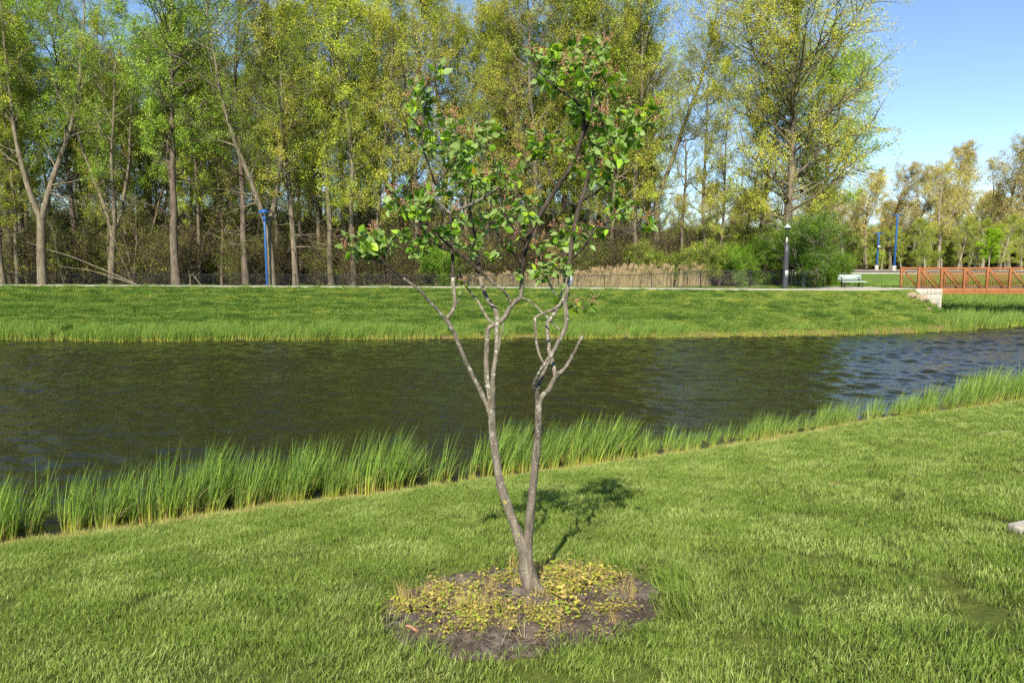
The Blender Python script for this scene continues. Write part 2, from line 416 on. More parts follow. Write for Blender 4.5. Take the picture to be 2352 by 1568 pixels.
# ------------------------------------------------------------------ grass, reeds, weeds
rs = np.random.RandomState(11)
def blades(n, rad, h, w, cols, lean=.35, wind=(0, 0), seg=2, base=None, hv=.35, seed=0, droop=1.0, tip=None, fan=0):
    """a clump of n tapering blades; every blade a bent strip"""
    r = np.random.RandomState(seed); m = MB()
    a = r.uniform(0, 2 * math.pi, n); rr = rad * np.sqrt(r.uniform(0, 1, n))
    bx, by = rr * np.cos(a), rr * np.sin(a)
    H = h * (1 + hv * r.uniform(-1, 1, n)); wd = w * r.uniform(.7, 1.3, n)
    la = r.uniform(0, 2 * math.pi, n); lm = lean * H * np.abs(r.normal(0, 1, n))
    lx = lm * np.cos(la) + wind[0] * H * r.uniform(.5, 1.3, n) + fan * bx / max(rad, 1e-6) * H; ly = lm * np.sin(la) + wind[1] * H * r.uniform(.5, 1.3, n) + fan * by / max(rad, 1e-6) * H
    fa = r.uniform(0, math.pi, n); fx, fy = np.cos(fa), np.sin(fa)
    cols = np.array(cols); c = cols[r.randint(0, len(cols), n)] * r.uniform(.8, 1.2, (n, 1))
    V = []; C = []
    for k in range(seg + 1):
        t = k / seg; z = H * (t - .18 * droop * t * t * (lm / H)); x = bx + lx * t ** 1.7; y = by + ly * t ** 1.7
        ww = wd / 2 * (1 - t ** 1.5)
        cc = c.copy()
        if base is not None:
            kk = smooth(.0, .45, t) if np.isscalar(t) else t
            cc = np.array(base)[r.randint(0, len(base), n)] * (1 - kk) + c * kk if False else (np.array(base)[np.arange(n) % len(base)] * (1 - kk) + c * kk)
        if tip is not None: cc = cc * (1 - .5 * max(0, t - .5) * 2) + np.array(tip) * .5 * max(0, t - .5) * 2
        if k < seg:
            V += [np.stack([x - fx * ww, y - fy * ww, z], -1), np.stack([x + fx * ww, y + fy * ww, z], -1)]; C += [cc, cc]
        else:
            V += [np.stack([x, y, z], -1)]; C += [cc]
    V = np.stack(V, 1); C = np.stack(C, 1); nv = 2 * seg + 1
    o = np.arange(n)[:, None] * nv
    F = []
    for k in range(seg - 1): F.append(o + np.array([[2 * k, 2 * k + 1, 2 * k + 3, 2 * k + 2]]))
    F.append(o + np.array([[2 * seg - 2, 2 * seg - 1, 2 * seg, 2 * seg]]))
    m.add(V.reshape(-1, 3), np.vstack(F), C.reshape(-1, 3))
    return m

# mown lawn on the near bank
gcol = {'mid': [(.13, .19, .03), (.16, .225, .045), (.11, .165, .025), (.25, .29, .09)],
        'dark': [(.08, .14, .018), (.1, .16, .025), (.125, .185, .035)],
        'light': [(.2, .26, .07), (.26, .32, .1), (.17, .23, .05), (.33, .35, .15)],
        'yellow': [(.22, .26, .06), (.28, .27, .09), (.15, .2, .05)]}
gcol = {k: [(a * 1.3, b * 1.36, c * 1.25) for a, b, c in v] for k, v in gcol.items()}
lawn_protos = []
for kname in ('dark', 'mid', 'light'):
    for v in range(3):
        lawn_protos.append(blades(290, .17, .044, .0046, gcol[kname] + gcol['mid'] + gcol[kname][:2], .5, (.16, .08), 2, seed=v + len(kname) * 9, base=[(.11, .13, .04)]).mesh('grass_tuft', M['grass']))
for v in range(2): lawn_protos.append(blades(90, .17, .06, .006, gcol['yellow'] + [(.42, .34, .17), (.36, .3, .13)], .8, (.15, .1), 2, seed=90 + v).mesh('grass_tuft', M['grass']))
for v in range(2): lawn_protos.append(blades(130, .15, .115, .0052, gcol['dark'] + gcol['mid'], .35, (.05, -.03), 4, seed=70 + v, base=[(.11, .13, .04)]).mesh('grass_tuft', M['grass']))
MC = G(1195, 1400); MRX = 335 / FOC * MC[1] * .99
_a, _b = G(1195, 1308), G(1195, 1502); MCY = (_a[1] + _b[1]) / 2; MRY = (_a[1] - _b[1]) / 2
def mulch_r(x, y):
    an = np.arctan2((y - MCY) / MRY, (x - MC[0]) / MRX)
    return np.sqrt(((x - MC[0]) / MRX) ** 2 + ((y - MCY) / MRY) ** 2) / (1 + .04 * np.sin(3 * an + 1) + .03 * np.sin(7 * an))
n = 60000
x = rs.uniform(-22, 40, n); y = rs.uniform(1.2, 34, n)
p = pn(x, y); mr = mulch_r(x, y)
keep = (p > .15) & (np.abs(x) < 1.05 * y + 2.5) & (mr > 1.05 + .1 * ((y < MCY) & (np.abs(x - MC[0]) < MRX * .8)))
dist = np.hypot(x, y)
keep &= rs.uniform(0, 1, n) < np.clip(1.25 - .03 * dist, .4, 1)
x, y, p, mr, dist = [a[keep] for a in (x, y, p, mr, dist)]
nz = lown(x, y * 1.6, 2.2, 21) + .4 * lown(x, y, .6, 4) + rs.normal(0, .3, len(x))
idx = np.where(nz < -.5, 0, np.where(nz < .42, 3, 6)) + rs.randint(0, 3, len(x))
edge = rs.uniform(0, 1, len(x)) > smooth(.75, 1.7 + .45 * lown(x, y, 1.2, 18), p); idx[edge] = 9 + rs.randint(0, 2, edge.sum())
lng = (mr < 1.3) & ((y > MCY - .25 * MRY) | (rs.uniform(0, 1, len(x)) < .12)) & (rs.uniform(0, 1, len(x)) < smooth(1.32, 1.12, mr) * .8); idx[lng] = 11 + rs.randint(0, 2, lng.sum())
rot = np.zeros((len(x), 3)); rot[:, 2] = rs.uniform(-.7, .7, len(x))
rot[:, 0] = rs.normal(0, .1, len(x)); rot[:, 1] = rs.normal(0, .1, len(x))
# long blades round the bed lean inwards over the soil
dx, dy = (MC[0] - x), (MCY - y); dl = np.hypot(dx, dy)
rot[lng, 0] = (-dy / dl * .3)[lng]; rot[lng, 1] = (dx / dl * .3)[lng]
s = rs.uniform(.75, 1.15, len(x)) * (.84 + .03 * dist); s = s * (.85 + .25 * smooth(.3, 3, p))
scl = np.stack([s * 1.1, s * 1.1, s * (1 + .18 * lown(x, y, 1.6, 8))], -1)
pts = np.stack([x, y, ground(x, y) + .004], -1)
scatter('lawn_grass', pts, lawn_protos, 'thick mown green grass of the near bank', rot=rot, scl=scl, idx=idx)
print('lawn tufts', len(x))

# grass on the far bank
bank_protos = []
for kname in ('dark', 'mid', 'light', 'yellow'):
    cc = {'dark': [(.06, .135, .02), (.08, .16, .026)], 'mid': [(.11, .2, .032), (.135, .225, .04)], 'light': [(.16, .255, .045), (.2, .285, .06)], 'yellow': [(.3, .33, .06), (.34, .36, .07), (.24, .3, .05)]}[kname]
    for v in range(2):
        bank_protos.append(blades(110, .42, .10, .017, cc, .5, (.35, -.1), 2, seed=v + len(kname) * 31).mesh('bank_tuft', M['grass']))
n = 42000
x = rs.uniform(-52, 46, n); y = rs.uniform(39, 66, n)
q = y - fs(x); r = y - yp(x); L = yp(x) - fs(x)
onp = (r > -.18) & (r < 2.62) & (x < 23); onb = (np.hypot(x - 25, y - 52) < 3.6) | ((x > 21) & (x < 29.8) & (r > -.3) & (r < 4))
keep = (q > .55) & ~onp & ~onb & ((r < 4.2) | (x > 19)) & ~((x > 27.8) & (x < 31) & (y > 48.9) & (y < 53.5))
keep &= (x < 31.6) | (y > 58)
keep &= (rs.uniform(0, 1, n) < 1)
x, y, q, r, L = [a[keep] for a in (x, y, q, r, L)]
nz = lown(x, y * 2.2, 4.5, 31) + .5 * lown(x, y * 1.5, 1.6, 14) + rs.normal(0, .25, len(x)); upper = smooth(.45, .75, q / L)
idx = np.where(nz < -.5, 0, np.where(nz < .45, 2, 4)) + rs.randint(0, 2, len(x))
idx = np.where((lown(x, y * 2.2, 2.6, 77) + rs.normal(0, .18, len(x)) > 1.35 - .6 * upper), 6 + rs.randint(0, 2, len(x)), idx)
s = rs.uniform(.75, 1.25, len(x)) * (1 + .35 * np.clip(lown(x, y, 2.0, 6), -1, 1))
s = np.where(r > -1, s * .75, s)
rot = np.zeros((len(x), 3)); rot[:, 2] = rs.uniform(-.6, .6, len(x)); rot[:, 0] = rs.normal(0, .12, len(x)); rot[:, 1] = rs.normal(0, .12, len(x))
scatter('bank_grass', np.stack([x, y, ground(x, y) - .01], -1), bank_protos, 'patchy green and yellow-green grass of the far bank', rot=rot, scl=np.stack([s] * 3, -1), idx=idx)

# cattails
rbase = [(.46, .46, .06), (.5, .45, .1), (.34, .4, .05), (.36, .24, .1), (.42, .46, .06), (.3, .36, .05), (.42, .36, .16)]
rcol = [(.155, .28, .04), (.2, .32, .05), (.11, .22, .035), (.31, .41, .07), (.16, .25, .07), (.14, .25, .045)]
reed_protos = []
for v in range(7):
    mm = blades(19, .14, 1.12, .024, rcol, .09, (.27, -.03), 6, seed=200 + v, base=rbase, hv=.38, fan=.13)
    dd = blades(9, .17, .24, .012, [(.38, .3, .17), (.3, .2, .1), (.45, .38, .22)], .8, (.1, 0), 3, seed=240 + v)
    d2 = blades(3, .15, .75, .014, [(.42, .33, .18), (.36, .26, .12)], .5, (.2, 0), 4, seed=250 + v); mm.add(np.vstack(d2.v), np.vstack(d2.f), np.vstack(d2.c))
    mm.add(np.vstack(dd.v), np.vstack(dd.f), np.vstack(dd.c))
    reed_protos.append(mm.mesh('cattail_clump', M['reed']))
for v in range(2):
    reed_protos.append(blades(16, .16, .5, .015, [(.2, .3, .05), (.28, .33, .07)], .15, (.15, 0), 4, seed=260 + v, base=rbase).mesh('cattail_clump', M['reed']))
n = 3900
x = rs.uniform(-17, 42, n); wdt = np.interp(x, [-12, -7, -2, 3, 8, 12, 20], [1.9, 1.7, 1.2, .8, .8, .95, 1.4])
off = np.clip(rs.uniform(-.12, 1, n), -.1, 1) * wdt
clump = lown(x, x * 0, 1.4, 55) + .6 * lown(x, x * 0, .5, 5)
keep = rs.uniform(0, 1, n) < np.clip(.72 + .38 * clump, .15, 1) * np.interp(x, [0, 3, 12, 15], [1, .75, .75, 1])
keep &= rs.uniform(0, 1, n) < np.interp(x, [-6, 0, 6, 10, 14, 25], [.95, .75, .7, .75, 1, 1])
x, off, clump = x[keep], off[keep], clump[keep]
y = ns(x) + off / CT
h = np.interp(x, [-10, -4, -1, 2, 4, 8, 12, 15, 20, 30], [.86, .88, .86, .74, .56, .48, .66, .88, .8, .8]) * rs.uniform(.55, 1.08, len(x)) * (1 + .16 * np.clip(clump, -1, 1))
idx = rs.randint(0, 7, len(x)); sm = rs.uniform(0, 1, len(x)) < .12; idx[sm] = 7 + rs.randint(0, 2, sm.sum())
rot = np.zeros((len(x), 3)); rot[:, 2] = rs.uniform(-.5, .5, len(x)); rot[:, 0] = rs.normal(0, .07, len(x)); rot[:, 1] = rs.normal(.02, .08, len(x))
scatter('reeds', np.stack([x, y, np.maximum(ground(x, y), -.25) - .02], -1), reed_protos, 'tall green cattails with yellow bases standing along the near shore', rot=rot, scl=np.stack([h * .95, h * .95, h], -1), idx=idx)
# far shore reeds and the marsh below the bridge
far_reed = [blades(24, .24, .8, .026, rcol, .1, (.22, 0), 4, seed=300 + v, base=rbase, hv=.35, fan=.1).mesh('cattail_clump', M['reed']) for v in range(4)]
far_reed += [blades(13, .22, .36, .03, [(.3, .36, .05), (.26, .33, .05), (.36, .34, .09)], .1, (.1, 0), 2, seed=320 + v, base=[(.3, .2, .08), (.34, .28, .08), (.4, .34, .08)], hv=.4).mesh('cattail_clump', M['reed']) for v in range(2)]
n = 6500
x = rs.uniform(-50, 30.5, n); wdt = np.interp(x, [-40, -10, -5, 5, 10, 12, 22, 28], [2.3, 2.2, 1.6, 1.9, 1.6, .8, .9, 1.3])
off = rs.uniform(-.25, 1, n) * wdt
cl = lown(x, off * 0, 3.2, 66) + .5 * lown(x, off, 1.0, 9)
keep = rs.uniform(0, 1, n) < np.clip(.62 + .5 * cl, .0, 1) * np.interp(x, [-50, -8, -4, 0, 9, 11, 16, 20, 30], [1, 1, .55, .8, .9, .3, .35, .6, .75])
x, off = x[keep], off[keep]; y = fs(x) + off
h = np.interp(x, [-40, -8, -3, 2, 9, 12, 30], [.9, .9, .6, .75, .75, .42, .5]) * rs.uniform(.6, 1.15, len(x)) * (1 - .35 * np.clip(off / 2, 0, 1))
xm = rs.uniform(28.6, 52, 5200); qm = rs.uniform(-.4, 15, 5200); ym = fs(xm) + qm
k = (lown(xm, ym, 3, 12) + .4 > rs.uniform(-1.3, 1, 5200)) & ~((xm < 31.2) & (ym > 48.6) & (ym < 53.6)) & ~((xm < 31.8) & (qm > 1.0) & (ym < 54)) & (ground(xm, ym) < 2.2)
xm, ym = xm[k], ym[k]
x = np.concatenate([x, xm]); y = np.concatenate([y, ym]); h = np.concatenate([h, rs.uniform(.55, 1.0, len(xm)) * 1.1])
rot = np.zeros((len(x), 3)); rot[:, 2] = rs.uniform(-.5, .5, len(x)); rot[:, 0] = rs.normal(0, .06, len(x)); rot[:, 1] = rs.normal(.02, .08, len(x))
nw = 1100; xw = rs.uniform(-48, 30.5, nw); kw = rs.uniform(0, 1, nw) < np.clip(.55 + .6 * lown(xw, xw * 0, 2.4, 61), .1, 1); xw = xw[kw]
x = np.concatenate([x, xw]); y = np.concatenate([y, fs(xw) + rs.uniform(-.28, .12, len(xw))]); h = np.concatenate([h, rs.uniform(.6, 1.2, len(xw))]); idf = np.concatenate([rs.randint(0, 4, len(rot)), rs.randint(4, 6, len(xw))])
rot = np.vstack([rot, np.stack([0 * xw, 0 * xw + .02, rs.uniform(-.5, .5, len(xw))], -1)])
scatter('shore_reeds', np.stack([x, y, np.maximum(ground(x, y), -.2) - .02], -1), far_reed, 'green cattails with yellow bases along the far waterline and below the bridge', rot=rot, scl=np.stack([h] * 3, -1), idx=idf)

# the planting bed round the small tree
m = MB(); na, nr = 90, 26
an = np.arange(na) * 2 * math.pi / na; V = []
for k in range(nr + 1):
    f = k / nr * 1.1
    xx = MC[0] + MRX * f * np.cos(an) * (1 + .04 * np.sin(3 * an + 1)); yy = MCY + MRY * f * np.sin(an) * (1 + .04 * np.sin(3 * an + 1))
    zz = ground(xx, yy) + .03 * smooth(1.12, .9, f) + .022 * lown(xx, yy, .35, 40) * smooth(1.1, .9, f) + .012 * lown(xx, yy, .09, 41) * smooth(1.1, .9, f) + .05 * (1 - smooth(0, .35, f)) - .02 * smooth(1, 1.1, f)
    V.append(np.stack([xx, yy, zz], -1))
V = np.stack(V); ii = np.arange(nr)[:, None] * na; jj = np.arange(na)[None, :]; kk = (jj + 1) % na
m.add(V.reshape(-1, 3), np.stack([ii + jj, ii + kk, ii + na + kk, ii + na + jj], -1).reshape(-1, 4))
tag(m.build('soil', M['soil'], smooth_=True), 'round bed of dry grey-brown soil at the foot of the small tree', kind='structure')
def weed(seed, n=26, cols=None, hh=.1, ls=.03):
    r = np.random.RandomState(seed); m = MB()
    for i in range(n):
        a = r.uniform(0, 6.28); rr = r.uniform(0, .09); tip = np.array([math.cos(a) * rr * 1.6, math.sin(a) * rr * 1.6, r.uniform(.02, hh)])
        b0 = np.array([math.cos(a) * rr * .4, math.sin(a) * rr * .4, 0])
        c = np.array(cols[r.randint(len(cols))]) * r.uniform(.8, 1.2)
        m.tube([b0, (b0 + tip) / 2 + (0, 0, .01), tip], .0014, 3, np.array((.3, .22, .1)))
        for k in range(r.randint(1, 4)):
            th = r.uniform(0, 6.28); s_ = ls * r.uniform(.5, 1.2); d = np.array([math.cos(th), math.sin(th), r.uniform(-.3, .6)]); d /= np.linalg.norm(d)
            sd_ = np.cross(d, (0, 0, 1)); sd_ /= np.linalg.norm(sd_); up = np.array((0, 0, .18 * s_))
            v = [tip, tip + d * s_ * .35 + sd_ * s_ * .42 + up, tip + d * s_ * .8 + sd_ * s_ * .3, tip + d * s_, tip + d * s_ * .8 - sd_ * s_ * .3, tip + d * s_ * .35 - sd_ * s_ * .42 + up, tip + d * s_ * .5]
            m.add(v, [(0, 1, 6, 6), (1, 2, 6, 6), (2, 3, 6, 6), (3, 4, 6, 6), (4, 5, 6, 6), (5, 0, 6, 6)], c)
    return m
ycols = [(.44, .44, .06), (.34, .4, .05), (.52, .44, .1), (.24, .34, .04), (.48, .38, .14)]
wp = [weed(400 + i, 22, ycols, .09, .019).mesh('weed_clump', M['grass']) for i in range(4)]
wp += [weed(410 + i, 8, ycols, .12, .036).mesh('weed_clump', M['grass']) for i in range(2)]
wp += [blades(34, .06, .17, .0035, [(.55, .42, .2), (.45, .4, .12), (.5, .33, .15)], .35, (.1, 0), 3, seed=430 + i).mesh('straw_tuft', M['grass']) for i in range(3)]
wp += [blades(14, .1, .09, .0035, [(.42, .34, .24), (.5, .4, .26)], 1.6, (0, 0), 2, seed=440 + i).mesh('straw_tuft', M['grass']) for i in range(2)]
n = 1900; a = rs.uniform(0, 6.28, n); f = np.sqrt(rs.uniform(0, 1, n)) * .98
x = MC[0] + MRX * f * np.cos(a); y = MCY + MRY * f * np.sin(a)
ux, uy = (x - MC[0]) / MRX, (y - MCY) / MRY
den = -.13 + .55 * lown(x, y, .5, 91) + .6 * lown(x, y, .17, 17)
for cx_, cy_, rx_, ry_, am in ((-.38, -.25, .42, .5, .75), (.45, .28, .5, .4, .75), (.12, -.45, .4, .3, .6), (-.85, .2, .2, .4, .5), (.3, .75, .5, .22, .8), (-.3, .35, .35, .25, .35), (.55, -.6, .4, .25, -.7), (-.75, -.5, .25, .3, -.5), (-.35, .8, .4, .2, -.8), (.95, -.1, .2, .4, -.6)):
    den = den + am * np.exp(-(((ux - cx_) / rx_) ** 2 + ((uy - cy_) / ry_) ** 2) * 1.3)
keep = rs.uniform(0, 1, n) < np.clip(den * .8 * (1 - .7 * smooth(.8, 1.0, f[:] if False else np.sqrt(ux ** 2 + uy ** 2))), .02, .7)
x, y = x[keep], y[keep]
u = rs.uniform(0, 1, len(x)); idx = np.where(u < .6, rs.randint(0, 4, len(x)), np.where(u < .74, rs.randint(4, 6, len(x)), np.where(u < .79, rs.randint(6, 9, len(x)), rs.randint(9, 11, len(x)))))
rot = np.zeros((len(x), 3)); rot[:, 2] = rs.uniform(0, 6.28, len(x)); s = rs.uniform(.5, 1.05, len(x))
scatter('weeds', np.stack([x, y, ground(x, y) + .015], -1), wp, 'yellowing leafy weeds and straw covering the soil bed', rot=rot, scl=np.stack([s] * 3, -1), idx=idx)
lit = []
for v in range(4):
    m = MB(); r_ = np.random.RandomState(v + 40)
    for i in range(14):
        a = r_.uniform(0, 6.28); c = r_.uniform(-.12, .12, 2); L_ = r_.uniform(.01, .05); z0 = r_.uniform(.004, .02); d_ = np.array([math.cos(a), math.sin(a), r_.uniform(-.1, .25)]) * L_
        cc = np.array([(.45, .36, .24), (.3, .22, .14), (.5, .42, .3), (.22, .15, .1), (.36, .3, .12)][r_.randint(5)])
        w_ = np.array([-math.sin(a), math.cos(a), 0]) * r_.uniform(.0006, .002); p_ = np.array([c[0], c[1], z0])
        m.add([p_ - w_, p_ + w_, p_ + d_ + w_, p_ + d_ - w_], [(0, 1, 2, 3)], cc)
    lit.append(m.mesh('straw_litter', M['grass']))
n = 150; a = rs.uniform(0, 6.28, n); f = np.sqrt(rs.uniform(0, 1, n)) * 1.1; x = MC[0] + MRX * f * np.cos(a); y = MCY + MRY * f * np.sin(a)
rot = np.zeros((n, 3)); rot[:, 2] = rs.uniform(0, 6.28, n); rot[:, 0] = -.2
scatter('straw_litter', np.stack([x, y, ground(x, y) + .03], -1), lit, 'bits of dry straw and dead leaf strewn over the soil bed', rot=rot, scl=np.stack([rs.uniform(.6, 1.2, n)] * 3, -1), idx=rs.randint(0, 4, n))
n = 420; yy = rs.uniform(2.5, 22, n); x = rs.uniform(-1, 1, n) * yy; k_ = (pn(x, yy) > .6) & (mulch_r(x, yy) > 1.1); x, yy = x[k_], yy[k_]
rot = np.zeros((len(x), 3)); rot[:, 2] = rs.uniform(0, 6.28, len(x)); sc_ = rs.uniform(.3, .8, len(x))
scatter('lawn_litter', np.stack([x, yy, ground(x, yy) + .045], -1), lit[:3], 'scraps of dry straw and leaf caught in the lawn', rot=rot, scl=np.stack([sc_] * 3, -1), idx=rs.randint(0, 3, len(x)))
# clods
def rock_mesh(name, mat, seed, sub=2, flat=.7):
    r = np.random.RandomState(seed); import bmesh
    bm = bmesh.new(); bmesh.ops.create_icosphere(bm, subdivisions=sub, radius=1)
    ds = [np.array(r.normal(0, 1, 3)) for _ in range(9)]; ds = [d / np.linalg.norm(d) for d in ds]; hs = r.uniform(.62, .95, 9)
    for v in bm.verts:
        p_ = np.array(v.co)
        for d, hh in zip(ds, hs):
            t = p_ @ d
            if t > hh: p_ = p_ - d * (t - hh) * .85
        p_ = p_ * (1 + .05 * r.uniform(-1, 1)); p_[2] *= flat; v.co = p_
    me = bpy.data.meshes.new(name); bm.to_mesh(me); bm.free(); me.materials.append(mat)
    me.polygons.foreach_set('use_smooth', [sub > 1 and False] * len(me.polygons)); return me
cp = [rock_mesh('clod', M['soil'], 500 + i, 2) for i in range(3)]
n = 1500; a = rs.uniform(0, 6.28, n); f = np.sqrt(rs.uniform(0, 1, n)) * 1.04
x = MC[0] + MRX * f * np.cos(a); y = MCY + MRY * f * np.sin(a); s = np.abs(rs.normal(0, .013, n)) + .004
rot = rs.uniform(0, 6.28, (n, 3))
scatter('soil_clods', np.stack([x, y, ground(x, y) + .02], -1), cp, 'small lumps of dry soil in the planting bed', rot=rot, scl=np.stack([s] * 3, -1), idx=rs.randint(0, 3, n))

# ------------------------------------------------------------------ the small tree in front
exec_tree = True
TB = G(1226, 1372); YT = TB[1]
def pp(px, py, dy=0): return at_y(px, py, YT + dy)
def catmull(P, k=5):
    P = np.array(P, float)
    if len(P) < 3: 
        t = np.linspace(0, 1, k + 1)[:, None]; return P[0] * (1 - t) + P[1] * t
    Q = np.vstack([2 * P[0] - P[1], P, 2 * P[-1] - P[-2]]); out = []
    for i in range(1, len(Q) - 2):
        for t in np.arange(k) / k:
            a, b, c, d = Q[i - 1], Q[i], Q[i + 1], Q[i + 2]
            out.append(.5 * ((2 * b) + (-a + c) * t + (2 * a - 5 * b + 4 * c - d) * t * t + (-a + 3 * b - 3 * c + d) * t ** 3))
    out.append(P[-1]); return np.array(out)
